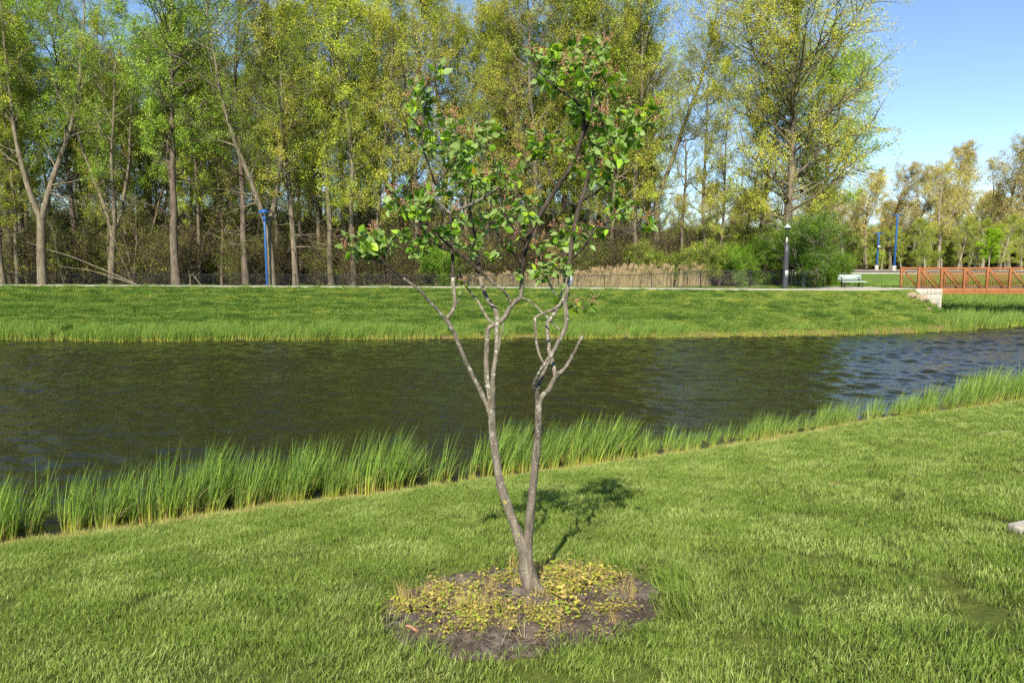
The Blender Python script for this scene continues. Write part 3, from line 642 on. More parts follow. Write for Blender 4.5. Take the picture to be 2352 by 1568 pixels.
# each limb: points (x, y, depth offset) and widths in picture pixels at first and last point
limbs = [
 ([(1232, 1392, 0), (1228, 1370, 0), (1218, 1335, 0), (1210, 1300, 0), (1207, 1268, 0)], [60, 52, 45, 41, 33]),
 ([(1212, 1325, 0), (1210, 1295, 0), (1200, 1256, 0), (1180, 1200, .03), (1162, 1150, .06), (1148, 1105, .09), (1138, 1040, .12), (1131, 985, .13), (1130, 945, .13), (1128, 915, .13)], [22, 26, 28, 24, 23, 22, 20, 19, 18, 9]),
 ([(1214, 1325, 0), (1212, 1292, 0), (1213, 1255, 0), (1218, 1180, -.05), (1228, 1080, -.12), (1236, 990, -.16), (1237, 930, -.18), (1238, 905, -.2)], [20, 23, 23, 22, 20, 18, 17, 8]),
 # left stem: outer limb
 ([(1131, 970, .13), (1120, 935, .12), (1100, 890, .1), (1085, 862, .08), (1062, 812, .03), (1045, 768, 0), (1036, 752, -.02), (1025, 734, -.03)], [13, 12.5, 12, 11.5, 11, 10.5, 10, 10]),
 ([(1025, 734, -.03), (1005, 712, -.06), (985, 690, -.1), (960, 664, -.16), (925, 638, -.22), (890, 610, -.3), (868, 598, -.34), (835, 592, -.4)], [8.5, 7.5, 7, 6.5, 6, 5.5, 5, 3.5]),
 ([(1025, 734, -.03), (1038, 716, -.02), (1045, 695, 0), (1041, 650, .02), (1040, 610, .02), (1038, 560, .02), (1034, 489, 0)], [8, 9, 9, 9, 9, 8.5, 8]),
 ([(1034, 490, 0), (1008, 468, -.04), (993, 452, -.07), (988, 438, -.08), (1000, 425, -.08)], [7, 6.5, 6, 5, 4.5]),
 ([(1034, 490, 0), (1070, 475, -.08), (1110, 455, -.14), (1151, 425, -.22)], [7, 6.5, 6, 3]),
 ([(1044, 702, 0), (1054, 690, -.03), (1062, 668, -.05)], [4, 3.2, 2.5]),
 # middle pair of the left stem
 ([(1130, 950, .13), (1125, 910, .14), (1118, 866, .18), (1117, 820, .2), (1119, 780, .2), (1121, 756, .2), (1139, 744, .2), (1157, 731, .2), (1175, 702, .18), (1196, 683, .16)], [15, 14, 13, 12.5, 12, 12, 13, 12, 11, 12]),
 ([(1133, 935, .12), (1132, 880, .08), (1134, 850, .08), (1141, 800, .1), (1141, 757, .16), (1142, 730, .24), (1137, 710, .3), (1121, 689, .36), (1109, 660, .4), (1102, 630, .42), (1098, 595, .45), (1090, 540, .5), (1080, 480, .5), (1088, 420, .48)], [13, 12, 12, 11.5, 12, 13, 12, 11, 10, 9, 8, 7, 5.5, 4]),
 ([(1196, 683, .16), (1199, 641, .14), (1202, 606, .12), (1210, 559, .08), (1225, 522, .04), (1244, 488, 0), (1278, 433, -.05), (1311, 383, -.1), (1334, 324, -.14), (1342, 270, -.16), (1325, 236, -.2), (1296, 215, -.22)], [11, 11, 11, 11, 11, 11, 10.5, 10, 9, 8, 6, 4.5]),
 ([(1334, 324, -.14), (1352, 280, -.1), (1362, 220, -.06), (1352, 160, -.02), (1335, 95, 0)], [7, 6, 5, 4, 2.5]),
 ([(1175, 700, .18), (1160, 672, .12), (1131, 648, .06), (1089, 610, 0), (1047, 576, -.06), (1012, 545, -.1), (1005, 515, -.12)], [7.5, 7, 7, 6.5, 6, 5, 4]),
 ([(1136, 744, .2), (1122, 733, .22), (1109, 713, .24), (1098, 692, .27), (1085, 677, .3), (1061, 641, .34), (1054, 612, .36)], [6.5, 6.5, 6, 5.5, 5, 4, 3]),
 ([(1137, 850, .05), (1146, 800, .02), (1151, 770, .05), (1157, 742, .12)], [4, 4, 4, 4]),
 # right stem
 ([(1237, 935, -.18), (1246, 910, -.2), (1259, 896, -.22), (1278, 864, -.26), (1298, 845, -.3), (1316, 815, -.33), (1326, 795, -.35), (1338, 770, -.36)], [12, 13, 13, 12.5, 8.5, 7.5, 7, 6.5]),
 ([(1276, 868, -.26), (1273, 850, -.22), (1268, 827, -.14), (1262, 806, -.06), (1259, 773, 0), (1257, 743, .04), (1271, 722, .08), (1283, 700, .12), (1290, 671, .15), (1297, 629, .18), (1297, 580, .2), (1285, 520, .25)], [9, 9.5, 9.5, 9.5, 9.5, 9.5, 9, 8.5, 8, 7, 6, 4]),
 ([(1237, 930, -.18), (1234, 899, -.22), (1244, 866, -.26), (1256, 838, -.28), (1271, 806, -.28), (1289, 773, -.26), (1299, 752, -.25), (1301, 725, -.24), (1298, 695, -.22), (1302, 665, -.2), (1307, 614, -.18), (1315, 543, -.15), (1328, 484, -.12), (1341, 442, -.1), (1353, 396, -.05), (1366, 358, 0), (1378, 320, .05), (1383, 270, .1), (1372, 215, .12)], [12, 12, 10, 9.5, 10, 10, 10, 10, 9.5, 10, 11, 11, 10.5, 10, 8, 7, 6, 5, 3]),
 ([(1228, 893, -.24), (1227, 880, -.28), (1238, 857, -.34), (1253, 833, -.38), (1262, 818, -.36)], [8, 8, 8, 7.5, 6]),
 ([(1250, 836, -.3), (1238, 812, -.3), (1232, 785, -.3), (1230, 755, -.3), (1230, 730, -.28), (1248, 720, -.27), (1270, 710, -.24), (1286, 700, -.22), (1301, 678, -.2)], [6, 6, 6, 6, 6.5, 6, 6.5, 7, 7]),
 ([(1198, 684, .16), (1215, 690, .08), (1229, 701, 0), (1244, 716, -.06), (1259, 730, -.12), (1286, 758, -.22)], [4, 4, 4, 4, 4, 4]),
 ([(1285, 692, .1), (1275, 675, .08), (1265, 656, .06), (1256, 638, .04), (1247, 615, 0), (1236, 588, -.04), (1232, 560, -.06)], [5, 5, 5, 4.5, 4, 3.5, 3]),
 ([(1336, 463, -.1), (1352, 450, -.16), (1370, 442, -.2), (1395, 417, -.26), (1415, 385, -.3)], [5.5, 5, 5, 4, 3]),
 ([(1310, 598, -.17), (1325, 585, -.22), (1340, 568, -.26), (1357, 543, -.3), (1366, 523, -.32), (1395, 524, -.36), (1425, 529, -.4), (1460, 530, -.44), (1490, 522, -.46)], [6, 5.5, 5, 5, 4, 3.5, 3, 2.5, 2]),
 ([(1353, 396, -.05), (1378, 372, -.12), (1408, 350, -.18), (1441, 316, -.24), (1479, 282, -.3), (1521, 253, -.35)], [5, 4.5, 4, 3.5, 3, 2]),
 ([(1286, 454, .1), (1302, 462, .02), (1322, 470, -.08)], [3, 4, 5]),
 ([(1278, 433, -.05), (1262, 400, .02), (1250, 370, .08), (1245, 335, .12)], [5, 4, 3.5, 2.5]),
 ([(1210, 559, .08), (1190, 540, 0), (1165, 500, -.08), (1150, 455, -.14), (1146, 400, -.2), (1128, 350, -.22)], [6, 5, 4.5, 4, 3.5, 2.5]),
 ([(1202, 606, .12), (1182, 585, .2), (1150, 550, .3), (1130, 500, .36), (1128, 430, .4)], [6, 5, 4.5, 4, 3]),
 ([(1296, 215, -.22), (1262, 190, -.25), (1238, 168, -.26), (1222, 140, -.26)], [4.5, 4, 3, 2]),
 ([(1000, 425, -.08), (985, 380, -.1), (970, 330, -.14), (975, 270, -.16), (985, 205, -.18), (1008, 165, -.18)], [4.5, 4.5, 4, 3.5, 3, 2]),
 ([(990, 440, -.08), (955, 425, -.16), (925, 435, -.22)], [4, 3, 2]),
 ([(1038, 580, .02), (1000, 560, .1), (960, 540, .16), (925, 545, .2)], [5, 4, 3.5, 2.5]),
 ([(1000, 425, -.08), (1030, 390, -.02), (1050, 350, .05), (1035, 310, .08)], [4, 3.5, 3, 2.5]),
 ([(868, 598, -.34), (850, 570, -.3), (820, 560, -.32), (800, 552, -.34)], [3.5, 3, 2.5, 2]),
 ([(880, 604, -.32), (890, 570, -.36), (912, 548, -.4)], [3.5, 3, 2]),
]
T0 = empty('small_tree', tuple(TB))
tag(T0, 'small leaning multi-stemmed tree with sparse green leaves in the soil bed', 'tree')
tb = MB(); br = MB(); ZSPLIT = at_y(1176, 640, YT)[2]; skel = []; rt = np.random.RandomState(5)  # limbs above ZSPLIT get the bark with leaf shade in its colour
for P, Wd in limbs:
    Q = catmull([pp(*a) for a in P], 6)
    wd = np.interp(np.linspace(0, 1, len(Q)), np.linspace(0, 1, len(Wd)), Wd) / FOC * YT / 2 * .97
    if len(Q) > 8 and P[0][1] < 1380: wd = wd * (1 + .07 * np.interp(np.arange(len(Q)), np.arange(0, len(Q) + 3, 3), rt.uniform(-1, 1, len(np.arange(0, len(Q) + 3, 3)))))
    Q[1:-1] += rt.normal(0, 1, (len(Q) - 2, 3)) * wd[1:-1, None] * (.05 if P[0][1] < 1300 else 0)
    lowm = Q[:, 2] < ZSPLIT; pale = P[0][0:2] == (1034, 490)  # sunlit fork keeps the lighter trunk bark, without the painted leaf shade
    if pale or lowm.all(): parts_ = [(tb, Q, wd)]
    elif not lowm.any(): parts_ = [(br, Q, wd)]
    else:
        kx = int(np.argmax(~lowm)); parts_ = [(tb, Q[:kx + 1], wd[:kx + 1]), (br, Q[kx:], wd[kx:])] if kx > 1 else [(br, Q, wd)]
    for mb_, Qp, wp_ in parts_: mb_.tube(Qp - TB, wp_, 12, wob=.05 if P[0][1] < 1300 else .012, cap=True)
    for a, b in zip(Q, wd): skel.append((a[0], a[1], a[2], b))
# root flare and the sawn stub at the base
for a, l, w0 in ((-2.6, .15, .036), (-.4, .13, .034), (-1.5, .12, .036), (.9, .12, .034), (2.4, .13, .034)):
    b0 = pp(1224, 1350) - TB; e = b0 + np.array([math.cos(a) * l, math.sin(a) * l, -.22])
    tb.tube([b0, (b0 + e) / 2 + (0, 0, -.01), e], [.04, w0, .02], 8)
tb.tube(np.array([pp(1224, 1345, -.02), pp(1236, 1350, -.07), pp(1244, 1352, -.12)]) - TB, [.036, .034, .026], 12, cap=True)
# twigs reach from the nearest limb to tips scattered through the crown
clusters = [  # centre x, y, half width, half height, tips, depth spread
 (830, 560, 36, 30, 15, .12, -.34), (880, 562, 34, 25, 10, .15, -.3), (945, 552, 34, 32, 10, .2, 0), (925, 462, 32, 42, 13, .2, -.2), (975, 470, 34, 45, 12, .3, -.1),
 (962, 235, 30, 50, 14, .15, -.15), (1005, 162, 14, 14, 4, .05, -.18), (1000, 305, 52, 45, 17, .25, -.05), (1060, 340, 48, 50, 16, .35, .1), (1110, 310, 45, 35, 14, .3, .1),
 (1050, 410, 60, 45, 20, .4, .05), (1140, 400, 48, 50, 17, .4, .1), (1110, 480, 60, 40, 15, .4, .1), (1180, 500, 45, 40, 11, .4, .1), (1050, 540, 55, 35, 11, .4, .1),
 (1255, 325, 40, 40, 17, .2, .1), (1300, 160, 75, 60, 30, .35, -.1), (1250, 130, 38, 28, 9, .15, -.2), (1355, 120, 48, 42, 13, .2, 0), (1390, 185, 45, 50, 15, .3, .1), (1330, 235, 45, 38, 14, .3, 0),
 (1360, 290, 55, 40, 17, .4, .1), (1430, 285, 62, 42, 20, .35, -.1), (1480, 265, 38, 32, 8, .2, -.3), (1400, 350, 55, 42, 17, .4, -.1), (1340, 380, 45, 38, 10, .4, 0), (1440, 320, 35, 25, 6, .2, -.2),
 (1425, 455, 32, 40, 8, .15, -.3), (1398, 400, 30, 30, 6, .3, -.1), (1495, 518, 22, 14, 3, .05, -.46), (1270, 560, 48, 42, 15, .4, .05), (1330, 545, 40, 38, 8, .35, 0), (1215, 475, 35, 35, 9, .4, .1), (1270, 610, 40, 28, 7, .35, .05), (1195, 385, 28, 40, 4, .3, .1), (1130, 570, 55, 35, 8, .4, .1), (1310, 680, 30, 12, 2, .15, -.2), (1220, 610, 40, 30, 4, .4, .05), (1400, 520, 40, 20, 3, .1, -.35)]
tips = []
for cx, cyy, hw, hh, k, dz, d0 in clusters:
    k = int(k * 1.25)
    for _ in range(k):
        a = rt.uniform(0, 6.28); rr = math.sqrt(rt.uniform(0, 1))
        tips.append((cx + hw * rr * math.cos(a), cyy + hh * rr * math.sin(a), d0 + rt.uniform(-1, 1) * dz))
tips += [(1062, 668, -.05), (1330, 706, -.3), (1352, 700, -.32)]
tw = MB(); SK = np.array([s_ for s_ in skel if s_[2] > TB[2] + 1.55]); lf = MB(); sh = MB()
order = rt.permutation(len(tips)); tipP = np.array([pp(*t) for t in tips])
o_ = sorted(order, key=lambda i: np.min(np.linalg.norm(SK[:, :3] - tipP[i], axis=1)))
def leaf(m, p, d, s_, r, col):
    """an oval leaf with a fold along the midrib, a bent tip and a short stalk"""
    d = d / np.linalg.norm(d); rn = r.normal(0, 1, 3); sd_ = np.cross(d, rn); sd_ /= np.linalg.norm(sd_) + 1e-9; nn = np.cross(sd_, d)
    if nn[2] < 0 and r.uniform() < .75: nn = -nn; sd_ = -sd_
    t = np.array([0, .12, .3, .5, .7, .88, 1.0]); wv = np.array([.02, .2, .3, .29, .2, .09, .0]) * r.uniform(.85, 1.15)
    fold = r.uniform(.05, .4); curl = r.uniform(-.25, .4)
    mid = p + d * (s_ * .14) + np.outer(t * s_, d) - np.outer(curl * t ** 2 * s_ * .5, nn)
    Lf = mid + np.outer(wv * s_, sd_) + np.outer(wv * s_ * fold, nn); Rt = mid - np.outer(wv * s_, sd_) + np.outer(wv * s_ * fold, nn)
    V = np.vstack([mid, Lf, Rt]); F = []
    for i in range(6):
        F.append((i, i + 1, 8 + i, 7 + i)); F.append((i, 14 + i, 15 + i, i + 1))
    m.add(V, F, col)
lcols = [(.14, .28, .02), (.09, .2, .015), (.24, .4, .03), (.07, .15, .014), (.28, .43, .03), (.2, .35, .022), (.11, .22, .016)]
for i in o_:
    t = tipP[i]; dd = np.linalg.norm(SK[:, :3] - t, axis=1); up = SK[:, 2] > t[2] + .02
    j = np.argmin(dd + up * .12); a = SK[j, :3]; L_ = np.linalg.norm(t - a)
    if L_ > .02:
        mdp = (a + t) / 2 + rt.normal(0, .09, 3) * L_ + (0, 0, -.05 * L_)
        Q = catmull([a, mdp, t], 4); r0 = min(SK[j, 3] * .7, .0022 + .006 * L_); rr = np.linspace(r0, .0016, len(Q))
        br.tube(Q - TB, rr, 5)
        SK = np.vstack([SK, np.hstack([Q[2:], rr[2:, None]])])
    else: Q = np.array([a, a + (0, 0, .01), t + (0, 0, .02)])
    if rt.uniform() < .7:
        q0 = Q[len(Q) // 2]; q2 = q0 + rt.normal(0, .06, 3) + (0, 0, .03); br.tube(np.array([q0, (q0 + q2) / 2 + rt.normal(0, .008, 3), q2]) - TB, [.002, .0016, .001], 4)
    ax = Q[-1] - Q[-2]; ax /= np.linalg.norm(ax) + 1e-9
    nl = rt.randint(3, 9)
    for k in range(nl):
        d = ax * .5 + rt.normal(0, .7, 3) + (0.15, 0, -.22); src = Q[-1] if k < 3 else Q[len(Q) // 2 + k % 3 - 1] if len(Q) > 4 else Q[-1]
        c = np.array(lcols[rt.randint(len(lcols))]) * rt.uniform(.8, 1.5)
        if rt.uniform() < .015: c = np.array((.42, .3, .03))
        leaf(lf, src - TB + rt.normal(0, .012, 3), d, rt.uniform(.036, .074), rt, c)
    if rt.uniform() < .36 and 0:
        pass
    if rt.uniform() < .28:
        up_ = np.array([rt.normal(0, .5), rt.normal(0, .5), 1.0]); up_ /= np.linalg.norm(up_); b0 = t - TB; top = b0 + up_ * rt.uniform(.03, .06)
        sh.tube([b0, top], .0016, 4)
        for k in range(rt.randint(7, 15)):
            e = top + rt.normal(0, .024, 3) + (0, 0, .012)
            sh.tube([top, e], .0009, 3); sh.tube([e - (0, 0, .004), e, e + (0, 0, .0055)], [.0015, .0052, .001], 5, cap=True)
tb.build('trunk', M['bark_near'], T0, smooth_=True)
br.build('branches', M['bark_leaf_shade'], T0, smooth_=True)
lf.build('leaves', M['near_leaf'], T0)
sh.build('seed_heads', M['twig_red'], T0)

# ------------------------------------------------------------------ woodland trees
def grow_tree(seed, H=24, r0=.28, cstart=.3, spread=4.5, n1=34, n2=7, n3=5, up=.75, cols=((.2, .25, .03),), lp=11, ls=.17, forks=1, lean=0, dead=6, top=.35, fork_h=.3, leafy=.85, jit=.5, bend=.05, ll=.16, lvar=(.65, 1.2)):
    """trunk and branches in one MB, leaves in another"""
    r = np.random.RandomState(seed); B = MB(); LP = []; LC = []
    cols = np.array(cols)
    def poly(p, d, L, n, wob, upw):
        pts = [p]; d = d / np.linalg.norm(d)
        for _ in range(n):
            d = d + r.normal(0, wob, 3) + np.array([0, 0, upw]); d /= np.linalg.norm(d); pts.append(pts[-1] + d * L / n)
        return np.array(pts)
    def side(d, ang, az):
        d = d / np.linalg.norm(d); a = np.cross(d, (.3, .2, .93)); 
        if np.linalg.norm(a) < .1: a = np.cross(d, (1., 0, 0))
        a /= np.linalg.norm(a); b = np.cross(d, a)
        return d * math.cos(ang) + (a * math.cos(az) + b * math.sin(az)) * math.sin(ang)
    stems = []
    if forks == 1:
        stems.append((poly(np.zeros(3), np.array([lean, 0, 1.]), H, 16, bend, .03), r0, 0))
    else:
        t0 = poly(np.array([0, 0, 0.]), np.array([lean * .3, 0, 1]), H * fork_h, 5, .03, .02)
        B.tube(t0, np.linspace(r0 * 1.05, r0 * .85, 6), 9)
        for k in range(forks):
            az = k * 2 * math.pi / forks + r.uniform(-.4, .4) if forks > 2 else k * math.pi + r.uniform(-.5, .5)
            d = np.array([math.cos(az) * .36 + lean, math.sin(az) * .3, 1.])
            stems.append((poly(t0[-1] - (0, 0, .2), d, H * (1 - fork_h) * r.uniform(.85, 1.1), 12, .06, .05), r0 * .66, fork_h))
    for P, rr, hb in stems:
        n = len(P); tt = np.linspace(0, 1, n); rad = rr * (1 - .9 * tt ** .9) + .01
        if hb == 0: rad[0] *= 1.25
        B.tube(P, rad, 9)
        m1 = n1 // len(stems)
        for k in range(m1 + dead // len(stems)):
            isdead = k >= m1
            lo = cstart if hb == 0 else max(.08, (cstart - hb) / (1 - hb))
            t = r.uniform(lo * .4, lo) if isdead else lo + (1 - lo) * ((k + r.uniform(0, 1)) / m1) ** .9
            x_ = t * (n - 1); i = min(int(x_), n - 2); p = P[i] + (P[i + 1] - P[i]) * (x_ - i); rb = np.interp(t, tt, rad)
            u = (t - lo) / (1 - lo); prof = (.55 + .45 * math.sin(min(1, max(0, u) / (1 - top) * .5 + .0) * math.pi * .9)) * (1 - max(0, u - (1 - top)) / top * .7)
            L = spread * prof * r.uniform(*lvar)
            if isdead: L = spread * r.uniform(.25, .6)
            ang = r.uniform(.75, 1.3) * (1 - .35 * max(0, u)); az = r.uniform(0, 6.28)
            l1 = poly(p, side(P[i + 1] - P[i], ang * (1.1 if not isdead else 1.3), az), L, 7, .12, .055 * up * 1.5 * (0 if isdead else 1))
            ra = min(rb * .55, .016 * L + .012); B.tube(l1, np.linspace(ra, .009, 8), 5)
            m2 = n2 if not isdead else 3
            for q_ in range(m2):
                t2 = min(1, (q_ + r.uniform(.3, 1)) / m2 * .85 + .16); x2 = t2 * 7; i2 = min(int(x2), 6); p2 = l1[i2] + (l1[i2 + 1] - l1[i2]) * (x2 - i2)
                l2 = poly(p2, side(l1[i2 + 1] - l1[i2], r.uniform(.5, 1.1), r.uniform(0, 6.28)), L * r.uniform(.25, .5) * (1.1 - .4 * t2), 4, .16, .1 * up)
                B.tube(l2, np.linspace(max(.009, ra * .45), .006, 5), 4)
                if isdead: continue
                m3 = n3
                for w_ in range(m3):
                    i3 = r.randint(1, 4); p3 = l2[i3] if w_ else l2[4]
                    l3 = poly(p3, side(l2[min(i3 + 1, 4)] - l2[i3 - 1], r.uniform(.2, 1.1), r.uniform(0, 6.28)), L * r.uniform(.1, .22) + .25, 2, .2, .06)
                    B.tube(l3, [.0065, .005, .0035], 3)
                    if r.uniform() < leafy:
                        k_ = r.poisson(lp * 2.5)
                        if k_:
                            tq = r.uniform(.2, 1.1, k_)[:, None]
                            LP.append(l3[0] + (l3[2] - l3[0]) * tq + r.normal(0, ll * .85, (k_, 3)))
                            cc = cols[r.randint(len(cols))] * r.uniform(.75, 1.25); LC.append(cc * r.uniform(.86, 1.14, (k_, 1)))
    Lm = MB()
    if LP:
        LP = np.vstack(LP); LC = np.vstack(LC); n = len(LP)
        nb = r.normal(0, 1, (n, 3)) * .8 + np.array([0, 0, .75]); d = np.cross(nb, r.normal(0, 1, (n, 3))); d /= np.linalg.norm(d, axis=1)[:, None]; e = np.cross(d, nb); e /= np.linalg.norm(e, axis=1)[:, None]
        f = np.cross(d, e)
        s_ = ls * .56 * r.uniform(.5, 1.25, (n, 1))
        V = np.stack([LP - d * s_ * .5, LP + e * s_ * .36 + f * s_ * .1, LP + d * s_ * .5, LP - e * s_ * .36 + f * s_ * .1], 1)
        Lm.add(V.reshape(-1, 3), np.arange(n * 4).reshape(-1, 4), np.repeat(LC, 4, 0))
    return B, Lm
GOLD = ((.5, .48, .08), (.42, .43, .07), (.5, .46, .1), (.33, .38, .06))
OLIV = ((.38, .46, .06), (.46, .5, .06), (.28, .38, .05))
GRN = ((.23, .36, .045), (.29, .42, .055), (.17, .29, .04), (.34, .45, .1))
LIME = ((.34, .47, .035), (.34, .5, .035), (.22, .4, .035))
DRK = ((.08, .19, .012), (.11, .24, .016), (.18, .33, .025))
BRN = ((.5, .42, .17), (.45, .4, .15), (.55, .44, .2), (.43, .43, .14))
protos = {}
def proto(key, bark, **kw):
    B, L = grow_tree(**kw)
    protos[key] = (B.mesh('trunk', M[bark], True), L.mesh('crown', M['leaf']) if L.v else None)
proto('green_fork', 'bark', seed=1, H=25, r0=.36, forks=2, fork_h=.22, cstart=.36, spread=6.0, n1=44, cols=GRN + LIME, lp=9, ls=.19)
proto('green_fork2', 'bark', seed=2, H=24, r0=.3, forks=3, fork_h=.2, cstart=.4, spread=5.6, n1=46, cols=GRN, lp=12, ls=.2, lean=.1)
proto('green_tall', 'bark_dark', seed=3, H=25, r0=.34, cstart=.38, spread=6.5, n1=46, cols=GRN, lp=17, ls=.21)
proto('gold_tall', 'bark', seed=4, H=26, r0=.27, cstart=.26, spread=5.4, n1=46, cols=GOLD, lp=12, ls=.18)
proto('gold_slim', 'bark', seed=5, H=24, r0=.2, cstart=.2, spread=4.3, n1=46, cols=GOLD + OLIV, lp=10, ls=.17)
proto('olive_tall', 'bark', seed=6, H=25, r0=.25, cstart=.24, spread=5.2, n1=46, cols=OLIV, lp=13, ls=.19)
proto('olive_fork', 'bark', seed=7, H=24, r0=.3, forks=2, fork_h=.3, cstart=.3, spread=5.4, n1=46, cols=OLIV + GOLD, lp=11, ls=.18)
proto('sparse_tall', 'bark_dark', seed=8, H=24, r0=.3, cstart=.3, spread=4.4, n1=34, cols=GOLD + GRN, lp=4, ls=.17, dead=14)
proto('bare_slim', 'twig', seed=9, H=14, r0=.1, cstart=.2, spread=2.8, n1=30, n2=6, n3=4, cols=GOLD, lp=1.4, ls=.13, dead=8)
proto('bare_slim2', 'twig', seed=10, H=12, r0=.12, forks=3, fork_h=.08, cstart=.15, spread=2.6, n1=30, n2=6, n3=4, cols=OLIV, lp=1.8, ls=.13, dead=8)
proto('understory', 'bark', seed=12, H=10, r0=.09, forks=2, fork_h=.1, cstart=.15, spread=2.6, n1=30, n2=6, n3=4, cols=OLIV + GRN, lp=6, ls=.15)
proto('hero_gold', 'bark', seed=35, H=23.5, r0=.42, cstart=.17, spread=9.4, n1=84, n2=9, n3=6, up=.6, cols=[(a * 1.1, b * 1.1, c) for a, b, c in GOLD] + list(OLIV[:2]), lp=15, ls=.18, dead=0, top=.36, lvar=(.75, 1.02))
proto('right_green', 'bark', seed=22, H=18, r0=.3, cstart=.3, spread=7, n1=44, n2=8, n3=6, cols=GRN, lp=13, ls=.22, dead=0)
proto('small_dark', 'bark_pale', seed=23, H=5.0, r0=.13, forks=3, fork_h=.22, cstart=.3, spread=3.0, n1=50, n2=8, n3=6, cols=DRK, lp=16, ls=.13, up=.4, dead=0, ll=.12)
proto('far_brown', 'bark', seed=24, H=24, r0=.4, cstart=.25, spread=6.0, n1=36, n2=7, n3=5, cols=BRN, lp=9, ls=.36, ll=.3)
proto('far_brown2', 'bark_pale', seed=25, H=22, r0=.36, forks=2, fork_h=.25, cstart=.3, spread=5.4, n1=36, n2=6, n3=5, cols=BRN + GOLD, lp=6, ls=.34, ll=.3)
proto('far_green', 'bark_pale', seed=26, H=13, r0=.22, cstart=.15, spread=3.8, n1=30, n2=6, n3=5, cols=OLIV, lp=8, ls=.24, ll=.2)
proto('lime_small', 'bark_pale', seed=27, H=7.5, r0=.12, cstart=.22, spread=2.5, n1=30, n2=6, n3=5, cols=((.3, .48, .02), (.24, .42, .02)), lp=12, ls=.25, dead=0, ll=.12)
proto('shrub', 'twig', seed=28, H=3.2, r0=.05, forks=5, fork_h=.04, cstart=.06, spread=1.7, n1=40, n2=6, n3=4, cols=OLIV + GRN + ((.2, .24, .06),), lp=10, ls=.13, dead=0, ll=.12)
proto('shrub_dark', 'twig', seed=29, H=3.2, r0=.05, forks=5, fork_h=.04, cstart=.06, spread=1.8, n1=44, n2=6, n3=4, cols=DRK + GRN[:1], lp=16, ls=.12, dead=0, ll=.12)
proto('brush', 'twig', seed=30, H=4.2, r0=.035, forks=5, fork_h=.03, cstart=.08, spread=2.2, n1=36, n2=6, n3=3, cols=GOLD, lp=.5, ls=.1, dead=6)
proto('brush2', 'twig', seed=31, H=3.4, r0=.035, forks=6, fork_h=.03, cstart=.08, spread=2.4, n1=38, n2=6, n3=3, cols=OLIV + GRN, lp=2.0, ls=.11, dead=6, up=.2)
print('leaf quads', {k: len(v[1].polygons) for k, v in protos.items() if v[1]})

def tree(key, x, y, s=1.0, rz=None, label='', cat='tree', group=None, name=None, sxy=None, z=None):
    bm, lm = protos[key]
    o = empty(name or 'woodland_tree', (x, y, (float(ground(x, y)) if z is None else z) - .05), rz if rz is not None else random.uniform(0, 6.28))
    sxy = sxy or 1.0; o.scale = (s * sxy, s * sxy, s)
    for nm, me in (('trunk', bm), ('crown', lm)):
        if me:
            c = bpy.data.objects.new(nm, me); COL.objects.link(c); c.parent = o
    tag(o, label, cat, group); return o
kinds_txt = {'green_fork': 'tall forked tree with bright green leaves', 'green_fork2': 'tall many-stemmed tree with green leaves', 'green_tall': 'tall dark-trunked tree with dense green crown',
 'gold_tall': 'tall straight tree with golden young leaves', 'gold_slim': 'slim tall tree with golden-olive young leaves', 'olive_tall': 'tall tree with yellow-green young leaves', 'olive_fork': 'forked tall tree with yellow-green leaves',
 'sparse_tall': 'tall dark-trunked tree nearly bare of leaves', 'bare_slim': 'slim brown leafless tree', 'bare_slim2': 'low many-stemmed leafless brown tree', 'understory': 'thin understory tree with small green leaves'}
Gw = 'trees of the wood behind the fence'
front = [  # picture x of the trunk, y-distance, kind, scale, turn
 (18, 60, 'olive_tall', 1.0, 1), (52, 61, 'gold_slim', .9, 2), (108, 58.5, 'green_fork', 1.02, 0.2), (190, 66, 'bare_slim', 1.0, 0), (265, 60, 'green_fork2', .92, 1.0), (330, 64, 'bare_slim2', 1.05, 4),
 (413, 58.5, 'green_tall', 1.05, 2.0), (470, 66, 'sparse_tall', .95, 5), (516, 63, 'bare_slim', 1.1, 3), (572, 59.5, 'sparse_tall', 1.0, 1.2), (632, 57.8, 'green_fork', .95, 3.3), (685, 59, 'gold_tall', 1.0, 2.2), (738, 62, 'gold_slim', 1.05, 1), (765, 60, 'olive_tall', 1.05, .7), (815, 59, 'olive_tall', .98, 3.9),
 (868, 60, 'gold_slim', 1.0, 2.6), (915, 64, 'olive_fork', 1.05, 5), (960, 62, 'gold_tall', 1.0, 0), (1020, 64, 'olive_tall', 1.0, 2.9), (1075, 63, 'gold_slim', 1.04, 4.1), (1130, 65, 'gold_tall', .98, 5.5), (1185, 63, 'sparse_tall', 1.0, 4), (1228, 61, 'gold_tall', 1.02, 3.0), (1290, 64, 'green_tall', .95, .6), (1345, 62, 'olive_tall', 1.05, 1.8), (1400, 60, 'gold_slim', 1.05, .9),
 (1460, 60, 'olive_tall', 1.06, 5.1), (1505, 61, 'olive_fork', 1.04, 2.4), (1560, 59, 'sparse_tall', .6, 3.5), (1613, 58, 'gold_slim', .86, 4.4), (1645, 57, 'gold_slim', .7, 1.3), (1700, 60, 'gold_slim', .62, 2.3)]
ords = ['first', 'second', 'third', 'fourth', 'fifth', 'sixth', 'seventh', 'eighth', 'ninth', 'tenth', '11th', '12th', '13th', '14th', '15th', '16th', '17th', '18th', '19th', '20th', '21st', '22nd', '23rd', '24th', '25th', '26th', '27th', '28th', '29th', '30th', '31st', '32nd', '33rd', '34th', '35th', '36th', '37th', '38th', '39th', '40th']
for i, (px, yy, k, s, rz) in enumerate(front):
    tree(k, (px - 1176) / FOC * yy * 1.007, yy, s, rz, kinds_txt[k] + ', ' + ords[i] + ' trunk from left behind fence', group=Gw)
